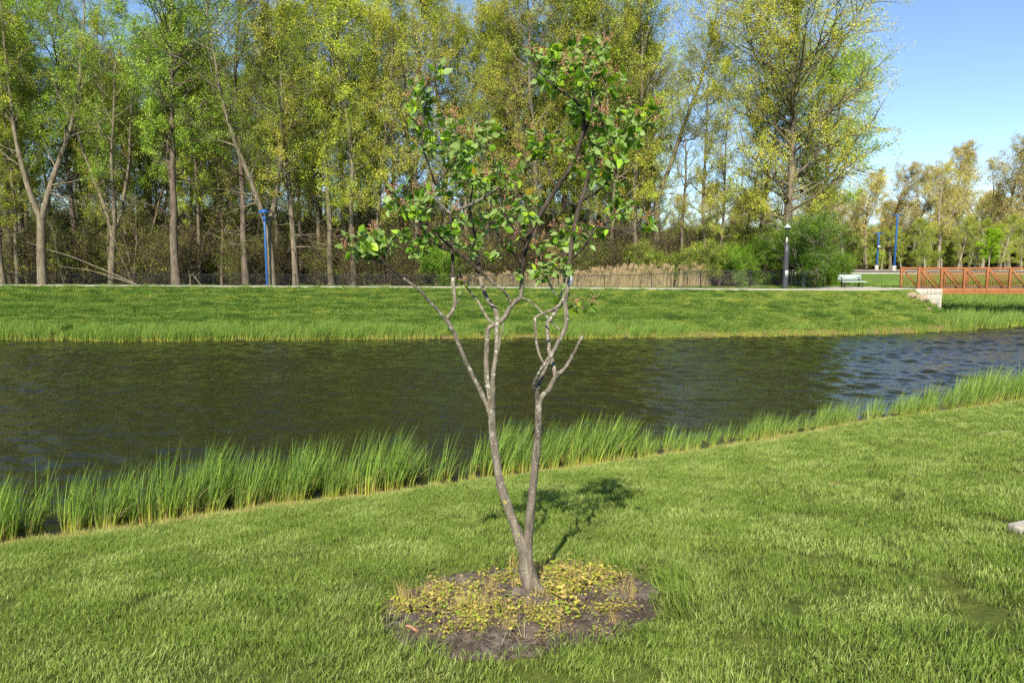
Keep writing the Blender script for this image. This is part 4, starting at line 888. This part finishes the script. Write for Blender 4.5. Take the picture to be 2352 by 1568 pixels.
rb = random.Random(4)
for row, (y0, n, x0, x1) in enumerate([(70, 26, -60, 14), (80, 24, -66, 16), (93, 26, -78, 18), (110, 34, -92, 24)]):
    rown = ['second', 'third', 'fourth', 'rearmost'][row]
    for i in range(n):
        x_ = x0 + (x1 - x0) * (i + rb.uniform(.2, .8)) / n; yy = y0 + rb.uniform(-4, 4)
        k = rb.choice(['gold_tall', 'olive_tall', 'green_tall', 'gold_slim', 'olive_fork', 'sparse_tall', 'green_fork2', 'bare_slim', 'understory', 'bare_slim2'])
        if row == 3: k = rb.choice(['bare_slim2', 'understory', 'bare_slim', 'olive_tall', 'understory'])
        if x_ < -34 and k == 'gold_tall': k = 'green_tall'
        s = rb.uniform(.8, 1.0)
        tree(k, x_, yy, s, rb.uniform(0, 6.28), kinds_txt[k] + ', ' + ords[i] + ' from left in ' + rown + ' row', group=Gw)
for i in range(20):
    px = 10 + i * 78 + rb.uniform(-20, 20); yy = 63.5 + rb.uniform(-1, 3); k = rb.choice(['gold_slim', 'olive_tall', 'sparse_tall', 'green_tall', 'gold_slim'] if px > 450 else ['green_tall', 'sparse_tall', 'olive_tall', 'gold_slim'])
    tree(k, (px - 1176) / FOC * yy, yy, rb.uniform(.85, 1.0), rb.uniform(0, 6.28), kinds_txt[k] + ', ' + ords[i] + ' from left just behind the front trunks', group=Gw, sxy=.8)
Gu = 'low trees among the big trunks'
for i in range(16):
    x_ = -44 + i * 3.9 + rb.uniform(-1, 1); k = rb.choice(['bare_slim', 'bare_slim2', 'understory', 'bare_slim2'])
    tree(k, x_, 62 + rb.uniform(-2, 4), rb.uniform(.55, .85), rb.uniform(0, 6.28), kinds_txt[k] + ', ' + ords[i] + ' low tree from left', group=Gu)
# the big golden tree, the green one behind it, the small dark-leaved one by the bench
hx = (1795 - 1176) / FOC * 57
tree('hero_gold', hx, 57, .97, 1.1, 'big spreading golden-leaved tree standing behind the charcoal lamp column', name='large_tree', sxy=1.05)
tree('right_green', hx + 5.4, 63, 1.08, 2.0, 'bright green tree showing behind the right side of the big golden tree', name='green_tree')
tree('gold_slim', (1735 - 1176) / FOC * 62, 62, .82, 2.0, 'slim golden tree just left of the big spreading tree', name='slim_tree')
tree('sparse_tall', (1855 - 1176) / FOC * 70, 70, .55, 2.0, 'sparse dark tree behind the small dark-leaved tree', name='slim_tree')
sx_ = (1843 - 1176) / FOC * 52.6
tree('small_dark', sx_, 52.6, .84, .6, 'small dense dark-green tree with pale trunk between lamp column and bench', name='bushy_tree', sxy=1.25)
Gs = 'shrubs behind the fence'
shr = [(1690, 55, 'shrub_dark', .75), (1740, 56, 'shrub_dark', .95), (1775, 57, 'shrub_dark', .9), (1815, 57.5, 'shrub_dark', .8), (1868, 58, 'shrub_dark', .8), (1900, 57, 'shrub_dark', .72), (1930, 56.2, 'shrub_dark', .66), (1005, 57, 'shrub_dark', .9), (1035, 58, 'shrub_dark', .7),
       (1500, 58, 'shrub', .9), (1560, 57, 'shrub', .8), (1610, 58, 'shrub', 1.0), (1650, 56, 'shrub', .9), (1450, 60, 'shrub', 1.0), (1390, 61, 'shrub', 1.1), (1680, 58, 'shrub', 1.1), (1720, 60, 'shrub', 1.15), (1330, 62, 'shrub', 1.1)]
shl = ['dark green shrub just left of the lamp column', 'dark green shrub left of and behind the column', 'tall dark shrub directly behind the lamp column', 'dark shrub under the left half of the bushy tree', 'dark green shrub right of the pale trunk', 'dark shrub left of the white bench', 'low dark conifer-like shrub touching the bench', 'round bright shrub behind fence left of the small tree stems', 'lesser green shrub beside the round one behind the fence',
       'olive shrub behind the dry reeds, third of the olive ones from the left', 'olive shrub near the right end of the dry reeds', 'olive shrub past the right end of the dry reeds', 'olive shrub close to the fence left of the dark shrubs', 'olive shrub behind the dry reeds under yellow-green trees', 'olive shrub behind the left part of the dry reeds', 'tall olive shrub left of the dark shrubs', 'tallest olive shrub, behind the dark shrubs', 'leftmost olive shrub behind the dry reeds']
for (px, yy, k, s), l_ in zip(shr, shl):
    tree(k, (px - 1176) / FOC * yy, yy, s, None, l_, 'shrub', Gs, 'shrub')
# brush on the woodland floor
n = 1500; x = rs.uniform(-95, 22, n); y = rs.uniform(57.6, 125, n); y = np.where(rs.uniform(0, 1, n) < .45, 57.6 + (y - 57.6) * .25, y)
keep = (y > yp(x) + 5.2) & ((x < 12) | (y < 66)) & (np.abs(x) < y * .85 + 4); x, y = x[keep], y[keep]
bp = []
for k in ('brush', 'brush2'):
    j = bpy.data.meshes.new('brush'); bp += [protos[k]]
def joined(key):
    bm_, lm_ = protos[key]; a = bpy.data.objects.new('a', bm_)
    V = []; 
    m = MB()
    for me in (bm_, lm_):
        if not me: continue
        v = np.zeros(len(me.vertices) * 3); me.vertices.foreach_get('co', v)
        l_ = np.zeros(len(me.loops), int); me.loops.foreach_get('vertex_index', l_)
        c = np.zeros(len(me.vertices) * 4)
        if 'col' in me.attributes: me.attributes['col'].data.foreach_get('color', c); c = c.reshape(-1, 4)[:, :3]
        else: c = np.tile(np.array([.12, .092, .065]), (len(me.vertices), 1)) * rs.uniform(.7, 1.3, (len(me.vertices), 1))
        m.add(v.reshape(-1, 3), l_.reshape(-1, 4), c)
    bpy.data.objects.remove(a)
    return m.mesh('brush', M['leaf'])
bmeshes = [joined('brush'), joined('brush2')]
rot = np.zeros((len(x), 3)); rot[:, 2] = rs.uniform(0, 6.28, len(x)); s = rs.uniform(.7, 1.25, len(x)) * (1 + .022 * np.clip(y - 60, 0, 60))
scatter('brush', np.stack([x, y, ground(x, y) - .05], -1), bmeshes, 'tangled brown leafless brush covering the floor of the wood', rot=rot, scl=np.stack([s] * 3, -1), idx=(rs.uniform(0, 1, len(x)) > .55).astype(int))
# dry tall reeds behind the fence
dry = []
for v in range(3):
    mm = blades(26, .4, 1.7, .02, [(.5, .43, .26), (.4, .35, .2), (.58, .5, .32)], .1, (.1, 0), 4, seed=600 + v, hv=.5)
    r_ = np.random.RandomState(v)
    for i in range(3):
        a = r_.uniform(-.35, .35, 2); zt = r_.uniform(1.6, 2.25)
        mm.tube([(a[0], a[1], 0), (a[0] + .1, a[1], zt * .6), (a[0] + .22, a[1], zt)], [.008, .007, .005], 3, np.array((.42, .34, .2)))
        for q_ in range(7):
            b0 = np.array([a[0] + .22, a[1], zt - .1 + .04 * q_]); mm.add([b0, b0 + (.03, .03, .05), b0 + (.16, r_.uniform(-.06, .06), .07), b0 + (.05, -.03, -.01)], [(0, 1, 2, 3)], np.array((.34, .26, .15)))
    dry.append(mm.mesh('dry_reed_clump', M['grass']))
xa = []; 
n = 520; px = rs.uniform(1010, 1640, n); yy = rs.uniform(55.6, 61, n); x = (px - 1176) / FOC * yy; yy = np.maximum(yy, yp(x) + 4.2 + rs.uniform(0, .8, n))
s = np.interp(px, [1010, 1080, 1300, 1420, 1580, 1640], [.5, .62, .7, .92, .85, .55]) * rs.uniform(.8, 1.15, n)
rot = np.zeros((n, 3)); rot[:, 2] = rs.uniform(-.6, .6, n)
scatter('dry_reeds', np.stack([x, yy, ground(x, yy) - .03], -1), dry, 'tall straw-coloured dead reeds behind the chain-link fence', rot=rot, scl=np.stack([s] * 3, -1), idx=rs.randint(0, 3, n))
# fallen limbs at the edge of the wood
Gf = 'fallen limbs at the edge of the wood'
for P, w0, l_ in (([(140, 612), (210, 622), (270, 640), (320, 656)], 5, 'pale fallen limb sloping down to the fence beside the third trunk'),
                  ([(60, 555), (110, 573), (165, 590), (215, 610), (290, 642), (315, 654)], 5, 'long pale fallen limb crossing behind the left trunks'),
                  ([(433, 620), (437, 640), (436, 655)], 5, 'short broken upright snag left of the dark trunk base'),
                  ([(440, 628), (450, 640), (462, 655)], 5, 'short bent pale branch leaning beside the broken snag')):
    m = MB(); Q = catmull([at_y(a, b, 58.6) for a, b in P], 4); c0 = Q[-1].copy(); m.tube(Q - c0, np.linspace(.02, .065, len(Q)), 6, cap=True)
    m.tube([Q[3] - c0, Q[3] - c0 + (.4, .3, .5)], [.03, .012], 5)
    o = m.build('fallen_branch', M['bark'], smooth_=True); o.location = c0; tag(o, l_, 'branch', Gf)

# far trees past the bridge
Gfar = 'far trees beyond the car park'
farl = []
fr = random.Random(9)
spec = [(1880, 150, 'far_brown', .85), (1930, 165, 'far_brown2', .95), (1985, 158, 'far_brown', .86), (2040, 172, 'far_brown', 1.0), (2090, 165, 'far_brown', .95), (2150, 158, 'far_brown2', 1.0), (2200, 170, 'far_brown', 1.17), (2250, 165, 'far_brown2', 1.1), (2310, 160, 'far_brown', 1.18), (2360, 170, 'far_brown2', 1.25), (2420, 160, 'far_brown', 1.2), (2500, 165, 'far_brown', 1.1)]
for i in range(34): spec.append((1560 + i * 29 + fr.uniform(-10, 10), 188 + fr.uniform(-12, 25), fr.choice(['far_brown', 'far_brown2', 'far_brown']), fr.uniform(.72, .95)))
for i in range(15): spec.append((1850 + i * 45 + fr.uniform(-12, 12), 156 + fr.uniform(-4, 10), 'far_green', fr.uniform(.45, .8)))
ft = {'far_brown': 'far tree with brownish-gold crown', 'far_brown2': 'far forked pale-trunked tree with thin tan crown', 'far_green': 'far young tree with yellow-green leaves'}
for i, (px, yy, k, s) in enumerate(sorted(spec)):
    n_ = i + 1; sfx = 'th' if 10 < n_ % 100 < 14 else {1: 'st', 2: 'nd', 3: 'rd'}.get(n_ % 10, 'th')
    tree(k, (px - 1176) / FOC * yy, yy, s, None, '%s, %d%s from left beyond car park' % (ft[k], n_, sfx), group=Gfar, name='distant_tree')
n = 420; yy = rs.uniform(176, 215, n); px = rs.uniform(1380, 2560, n); x = (px - 1176) / FOC * yy; sm_ = rs.uniform(1.6, 3.0, n)
bm2 = joined('shrub'); bm3 = joined('brush2')
rot = np.zeros((n, 3)); rot[:, 2] = rs.uniform(0, 6.28, n)
scatter('far_thicket', np.stack([x, yy, ground(x, yy) - .1], -1), [bm2, bm3], 'far brown and green thicket under the trees beyond the car park', rot=rot, scl=np.stack([sm_] * 3, -1), idx=(rs.uniform(0, 1, n) < .6).astype(int))
tree('lime_small', (2265 - 1176) / FOC * 138, 138, .98, 1, 'vivid lime-green young tree beyond the car park above the bridge', name='young_tree')
Gy = 'young street trees by the car park'
for px, yy, s, l_ in ((2120, 108, .62, 'thin young tree with pale stem just above the left end of the bridge'), (2195, 145, .8, 'dark-leaved young tree left of the lime-green one'), (2232, 142, .75, 'pale-stemmed young tree between the dark-leaved and lime-green ones'), (2290, 140, .8, 'pale-stemmed young tree right of the lime-green one'), (2340, 143, .75, 'pale-stemmed young tree at the right edge beyond the bridge')):
    tree('far_green', (px - 1176) / FOC * yy, yy, s, None, l_, group=Gy, name='young_tree')
for px, yy, s, l_ in ((2105, 151, 1.3, 'pale green round shrub behind the second light pole'), (2140, 152, 1.1, 'pale green shrub right of the round one beyond the car park'), (2010, 152, 1.2, 'shrub at the foot of the shorter light pole'), (2175, 153, .9, 'small shrub left of the dark-leaved young tree')):
    tree('shrub', (px - 1176) / FOC * yy, yy, s, None, l_, 'shrub', 'shrubs beyond the car park', 'shrub')

# ------------------------------------------------------------------ chain-link fence
F0 = empty('chain_link_fence', (0, 0, 0)); tag(F0, 'low black chain-link fence along the wood behind the path', 'fence')
def fence(F0, line, h, spacing=3.6, first=0):
    P = np.array(line, float); d = np.concatenate([[0], np.cumsum(np.linalg.norm(np.diff(P, axis=0), axis=1))])
    at = lambda s: np.array([np.interp(s, d, P[:, 0]), np.interp(s, d, P[:, 1])])
    k = np.arange(first, d[-1] + .01, spacing); tops = []
    proto_ = None
    for s in k:
        x_, y_ = at(s); z_ = float(ground(x_, y_)); tops.append((x_, y_, z_ + h))
        if proto_ is None:
            m = MB(); m.tube([(0, 0, -.1), (0, 0, h + .03)], .035, 8, cap=True); m.lathe([(.045, h + .02), (.045, h + .05), (.03, h + .075), (.001, h + .085)], sides=8)
            proto_ = m.build('post', M['black'], F0); c = proto_
        else: c = proto_.copy(); COL.objects.link(c)
        c.parent = F0; c.location = (x_, y_, z_)
    m = MB(); m.tube(tops, .026, 6); m.build('top_rail', M['black'], F0)
    m = MB()
    L = d[-1]; step = .11
    for s in np.arange(first, L - h, step):
        for sg in (1, -1):
            a, b = (at(s), at(s + h)) if sg > 0 else (at(s + h), at(s))
            za = np.interp((s if sg > 0 else s + h), k, [t[2] for t in tops]); zb = np.interp((s + h if sg > 0 else s), k, [t[2] for t in tops])
            p = np.array([a[0], a[1] + .01 * sg, za - h + .04]); q = np.array([b[0], b[1] + .01 * sg, zb])
            dd = (q - p) / np.linalg.norm(q - p); w_ = np.cross(dd, (0, 1, 0)) * .0035
            m.add([p - w_, p + w_, q + w_, q - w_], [(0, 1, 2, 3)])
    m.build('wire_mesh', M['black'], F0)
fl = [(x_, float(yp(x_)) + 4.0) for x_ in np.arange(-50, 15, 1.8)] + [(18, 50.6), (21, 51.8), (23.4, 53.2)]
fence(F0, fl, 1.22, 3.6)
F1 = empty('chain_link_fence', (0, 0, 0)); tag(F1, 'short black fence running back from the tall end post beside the bench', 'fence')
fence(F1, [(23.9, 53.6), (23.6, 58), (24.6, 66)], 1.6, 4.2)

# ------------------------------------------------------------------ lamp posts
def blue_lamp(loc, h, label):
    o = empty('lamp_post', loc); tag(o, label, 'lamp post', 'blue path lamps')
    m = MB(); m.lathe([(.42, -.15), (.42, .03), (.4, .05), (.001, .05)], sides=24); m.build('footing', M['concrete'], o)
    m = MB(); m.box((-.14, -.14, .05), (.14, .14, .1)); m.box((-.1, -.1, .1), (.1, .1, .22)); m.build('base_plate', M['blue'], o, bevel=.01)
    m = MB(); m.box((-.075, -.075, .22), (.075, .075, h - .98)); m.build('pole', M['blue'], o, bevel=.012)
    m = MB(); n4 = 4
    for k, (a, b, z0, z1) in enumerate(((.09, .14, h - .98, h - .82), (.14, .14, h - .82, h - .6), (.155, .155, h - .6, h - .56))):
        m.add([(-a, -a, z0), (a, -a, z0), (a, a, z0), (-a, a, z0), (-b, -b, z1), (b, -b, z1), (b, b, z1), (-b, b, z1)], [(0, 3, 2, 1), (4, 5, 6, 7), (0, 1, 5, 4), (1, 2, 6, 5), (2, 3, 7, 6), (3, 0, 4, 7)])
    m.build('head', M['blue'], o, bevel=.008)
    m = MB()
    for sx in (-1, 1):
        for sy in (-1, 1): m.bar((sx * .155, sy * .155, h - .57), (sx * .155, sy * .155, h - .27), .022)
    m.build('lantern_frame', M['black'], o)
    m = MB(); m.lathe([(.001, h - .57), (.07, h - .57), (.075, h - .4), (.05, h - .33), (.001, h - .32)], sides=12); m.build('bulb', M['glass_dark'], o, smooth_=True)
    m = MB(); a = .4
    for (r0, z0, r1, z1) in ((.4, h - .3, .4, h - .26), (.4, h - .26, .26, h - .09), (.26, h - .09, .15, h - .03), (.15, h - .03, .12, h)):
        m.add([(-r0, -r0, z0), (r0, -r0, z0), (r0, r0, z0), (-r0, r0, z0), (-r1, -r1, z1), (r1, -r1, z1), (r1, r1, z1), (-r1, r1, z1)], [(0, 3, 2, 1), (4, 5, 6, 7), (0, 1, 5, 4), (1, 2, 6, 5), (2, 3, 7, 6), (3, 0, 4, 7)])
    m.build('cap', M['blue'], o)
    return o
lp = at_z(622, 655.5, 2.36); yl = float(yp(lp[0])) + 2.95
lx = (622 - 1176) / FOC * yl * 1.012
blue_lamp((lx, yl, float(ground(lx, yl))), 173 / FOC * yl * 1.005, 'blue square lamp post standing by the path in front of the wood')
blue_lamp(((1846 - 1176) / FOC * 64, 64, 2.5), 5.0, 'blue lamp post mostly hidden behind the small dark-green tree')
# charcoal column lamp
cyy = float(yp(17.8)) + 2.75; cxx = (1794 - 1176) / FOC * cyy * 1.012; ch = 4.55 * cyy / 50
o = empty('column_lamp', (cxx, cyy, float(ground(cxx, cyy)))); tag(o, 'thick charcoal column lamp with white conical cap beside the path', 'lamp post')
m = MB(); m.lathe([(.21, -.1), (.205, .3), (.19, ch * .55), (.175, ch * .7), (.001, ch * .7)], sides=24); m.build('column', M['charcoal'], o, smooth_=False)
m = MB(); m.box((-.1, -.225, .95), (.1, -.19, 1.3)); m.box((-.1, -.222, .9), (.1, -.19, .925)); m.build('notice', M['plate'], o)
m = MB()
for a in (2.6, .7, -1.6): m.tube([(.14 * math.cos(a), .14 * math.sin(a), ch * .695), (.14 * math.cos(a), .14 * math.sin(a), ch * .935)], .02 if a == 2.6 else .012, 6)
m.build('lantern_frame', M['black'], o)
m = MB(); m.lathe([(.001, ch * .7), (.08, ch * .7), (.085, ch * .76), (.03, ch * .8), (.001, ch * .8)], sides=12); m.build('bulb', M['glass_dark'], o, smooth_=True)
m = MB(); m.lathe([(.001, ch * .915), (.16, ch * .915), (.18, ch * .95), (.001, ch * .95)], sides=20); m.build('collar', M['charcoal'], o)
m = MB(); m.lathe([(.25, ch * .945), (.25, ch * .953), (.12, ch * .983), (.07, ch * .996), (.02, ch * 1.01), (.001, ch * 1.01)], sides=24); m.build('cap', M['white'], o)
# car park light poles
for px, yb, by, ty, l_ in ((2049, 137, 620, 489, 'taller blue car park light pole on a concrete base'), (2009, 150, 614, 527, 'shorter farther blue car park light pole')):
    h = (by - ty) / FOC * yb * .98; o = empty('light_pole', ((px - 1176) / FOC * yb, yb, 2.5)); tag(o, l_, 'light pole', 'car park light poles')
    m = MB(); m.lathe([(.38, 0), (.38, 1.0), (.3, 1.05), (.001, 1.05)], sides=16); m.build('footing', M['concrete'], o)
    m = MB(); m.box((-.14, -.14, 1.05), (.14, .14, h)); m.build('pole', M['blue'], o, bevel=.02)
    m = MB(); m.box((-.75, -.06, h - .3), (.75, .06, h - .18)); m.build('crossarm', M['blue'], o)
    for sx in (-1, 1):
        m = MB(); m.box((sx * .8 - .35, -.2, h - .18), (sx * .8 + .35, .2, h - .06)); m.build('light_head', M['blue'], o, bevel=.02)
    if ty == 527:
        m = MB(); m.lathe([(.001, h * .58), (.2, h * .58), (.22, h * .6), (.45, h * .615), (.05, h * .66), (.001, h * .66)], (0, -.5, 0), sides=14); m.build('side_lamp', M['white'], o)

# ------------------------------------------------------------------ bench
by_ = 53.0; BS = .93; bx0 = (1943 - 1176) / FOC * by_ * 1.012
o = empty('park_bench', (bx0, by_, float(ground(bx0, by_)) + .012), R(3)); tag(o, 'white perforated metal bench on the path beside the dark shrub', 'bench')
def rrect(m, x0, x1, z0, z1, y0, y1, r_=.09, n=6):
    pts = []
    for cx, cz, a0 in ((x1 - r_, z1 - r_, 0), (x0 + r_, z1 - r_, 90), (x0 + r_, z0 + r_, 180), (x1 - r_, z0 + r_, 270)):
        for i in range(n + 1): a = R(a0 + 90 * i / n); pts.append((cx + r_ * math.cos(a), cz + r_ * math.sin(a)))
    k = len(pts); V = [(a, y0, b) for a, b in pts] + [(a, y1, b) for a, b in pts] + [((x0 + x1) / 2, y0, (z0 + z1) / 2), ((x0 + x1) / 2, y1, (z0 + z1) / 2)]
    F = [(i, (i + 1) % k, k + (i + 1) % k, k + i) for i in range(k)] + [(i, 2 * k, (i + 1) % k, (i + 1) % k) for i in range(k)] + [(k + i, k + (i + 1) % k, 2 * k + 1, 2 * k + 1) for i in range(k)]
    m.add(V, F)
m = MB(); rrect(m, -.99, .97, .5, .93, .2, .235); m.build('backrest', M['white'], o)
m = MB(); m.box((-.93, -.36, .42), (1.07, .12, .455)); m.box((-.93, -.38, .38), (1.07, -.355, .455)); m.build('seat', M['white'], o, bevel=.01)
o.scale = (BS, 1, 1)
for sx in (-.7, .75):
    m = MB(); m.bar((sx, .12, 0), (sx, .12, .42), .07); m.bar((sx, -.33, 0), (sx, -.33, .4), .05); m.bar((sx, -.36, .385), (sx, .15, .385), .05); m.bar((sx, .14, .4), (sx, .26, .9), .05); m.bar((sx, -.4, .015), (sx, .3, .015), .07, .03); m.build('leg', M['black'], o)
m = MB(); m.bar((-.7, 0, .1), (0, -.1, .38), .03); m.bar((.75, 0, .06), (.15, -.1, .38), .03); m.build('brace', M['black'], o)

# ------------------------------------------------------------------ footbridge
BY, BW, PW = 50.0, 2.25, 51.8 / FOC * 50.0 * 1.007
BX = at_y(2110, 640, BY)[0]; ZT, ZB, ZD = at_y(2110, 615.5, BY)[2], at_y(2110, 674.5, BY)[2], at_y(2110, 661, BY)[2]
o = empty('footbridge', (BX, BY, ZD)); tag(o, 'rust-brown steel truss footbridge with slanted braces at the right edge', 'bridge')
NP = 11; LEN = NP * PW
def Lc(v): return (v[0] - BX, v[1] - BY, v[2] - ZD)
for side_, yy in enumerate((BY, BY + BW)):
    y0 = yy - BY
    m = MB(); m.box((-.075, y0 - .055, ZT - ZD - .1), (LEN + .075, y0 + .055, ZT - ZD + .03)); m.build('top_chord', M['rust'], o, bevel=.008)
    m = MB(); m.box((.0, y0 - .06, ZB - ZD), (LEN, y0 + .06, -.03)); m.box((0, y0 - .085, ZB - ZD - .02), (LEN, y0 + .085, ZB - ZD + .08)); m.build('girder', M['rust'], o, bevel=.006)
    pst = None
    for i in range(0, NP + 1):
        x_ = i * PW if 0 <= i <= NP else (-1.2 if i < 0 else LEN + 1.2)
        wv = .075 if 0 <= i <= NP else .05
        if pst is None or i in (0, NP + 1):
            m = MB(); m.box((-wv, y0 - .07, (ZB - ZD + .08) if 0 <= i <= NP else -.04), (wv, y0 + .07, ZT - ZD - .1)); pst = m.build('post', M['rust'], o, bevel=.008)
            pst.location.x = x_
        else:
            c = pst.copy(); COL.objects.link(c); c.parent = o; c.location.x = x_
    dg = None
    for i in range(0, NP):
        if i < 0:
            m = MB(); m.bar((-1.12, y0 - .005, ZT - ZD - .1), (-.1, y0 - .005, .02), .06, .07); m.build('brace', M['rust'], o); continue
        if dg is None:
            m = MB(); m.bar((.09, y0 - .005, ZT - ZD - .12), (PW - .12, y0 - .005, ZB - ZD + .1), .07, .085); dg = m.build('brace', M['rust'], o)
        else: c = dg.copy(); COL.objects.link(c); c.parent = o; c.location.x = i * PW
    yi = y0 + (.1 if side_ == 0 else -.1)
    m = MB()
    for zz in (ZT - ZD - .36, .1): m.box((0, yi - .02, zz - .025), (LEN, yi + .02, zz + .025))
    m.build('handrail', M['rust'], o)
    m = MB()
    for x_ in np.arange(.14, LEN - .1, .125): m.box((x_ - .012, yi - .01, .12), (x_ + .012, yi + .01, ZT - ZD - .38))
    b_ = m.build('pickets', M['rust'], o)
m = MB(); m.box((-.3, .12, -.06), (LEN + .3, BW - .12, -.005)); m.build('deck', M['deck'], o)
m = MB()
for i in range(NP + 1): m.box((i * PW - .06, .062, ZB - ZD + .02), (i * PW + .06, BW - .062, -.07))
m.build('cross_beams', M['rust'], o)
# abutment
ax0, ax1 = at_y(2103, 680, 49.4)[0], at_y(2164, 680, 49.4)[0]
m = MB(); m.box((ax0 - .0, 49.4, .3), (ax1, 53.0, ZB - .03 - .0)); m.box((ax0, 49.4, ZB - .03), (ax0 + (ax1 - ax0), 49.86, ZD - .05))
c0 = np.array([ax0, 49.4, 1.2]); m.v = [v - c0 for v in m.v]
o = m.build('abutment', M['concrete'], bevel=.02); o.location = c0; tag(o, 'pale stained concrete abutment carrying the left end of the footbridge', 'abutment')
# rocks
Gr = 'rocks at the foot of the abutment'
for px, py, w_, h_, mt, l_ in ((2112, 684, 1.0, .55, 'rock', 'tan boulder half buried in grass left of the abutment'), (2094, 676, .7, .4, 'rock', 'greyish-tan boulder highest up beside the abutment'), (2142, 698, .7, .42, 'rock', 'brown boulder lying against the front of the abutment'),
                             (2175, 709, .58, .36, 'rock_pale', 'pale rounded rock just right of the abutment corner'), (2190, 715, .75, .3, 'rock_pale', 'long pale flat rock, middle of the pale row'), (2205, 718, .5, .28, 'rock_pale', 'grey-pale rock at the right end of the row'), (2133, 706, .35, .2, 'rock', 'little brown stone below the brown boulder')):
    P = G(px, py + 4); o = bpy.data.objects.new('rock', rock_mesh('rock', M[mt], int(px))); COL.objects.link(o)
    o.location = (P[0], min(P[1], 48.7) if px < 2165 else P[1], 0); o.location.z = float(ground(o.location.x, o.location.y)) + h_ * .12; o.scale = (w_ * .62, w_ * .5, h_ * .85); o.rotation_euler.z = px * .7
    tag(o, l_, 'rock', Gr)

# ------------------------------------------------------------------ small things
P = G(2352, 1222); m = MB(); m.box((-.1, -.1, -.05), (.5, .1, .03))
o = m.build('concrete_slab', M['concrete'], bevel=.02); o.location = (P[0] + .02, P[1], P[2] + .03); o.rotation_euler = (0, R(-3), R(18)); tag(o, 'pale grey concrete slab sunk in the lawn at the right edge', 'slab')
P = G(1915, 1130); m = MB(); leaf(m, np.zeros(3), np.array([.8, .3, .3]), .085, rt, np.array((.3, .17, .09))); leaf(m, np.zeros(3), np.array([-.5, .5, .5]), .05, rt, np.array((.3, .17, .09)))
o = m.build('fallen_leaf', M['grass']); o.location = P + (0, 0, .09); tag(o, 'curled brown dead leaf lying on the lawn', 'leaf')
for (a, b), l_, r_ in ((((2248, 1010), (2322, 1000)), 'thin straw-coloured stick lying in the lawn at the right', .006), (((935, 1452), (958, 1466)), 'short orange-brown stick at the left of the soil bed', .011)):
    A, B_ = G(*a), G(*b); m = MB(); h_ = .08 if a[0] > 2000 else .045; m.tube(catmull([np.zeros(3), (B_ - A) / 2 + (0, 0, .01), B_ - A], 4), r_, 6, cap=True)
    o = m.build('stick', M['bark_pale'] if a[0] > 2000 else M['twig_red']); o.location = A + (0, 0, h_); tag(o, l_, 'stick')
P0 = at_y(1309, 655, 55.2)
m = MB(); m.bar((0, 0, -1.0), (0, 0, .4), .05); m.box((-.17, -.05, -.15), (.17, -.026, .85))
o = m.build('marker_panel', simple('grey_blue_paint', (.35, .42, .5), .5)); o.location = P0; tag(o, 'grey-blue upright marker panel at the fence behind the small tree', 'sign')
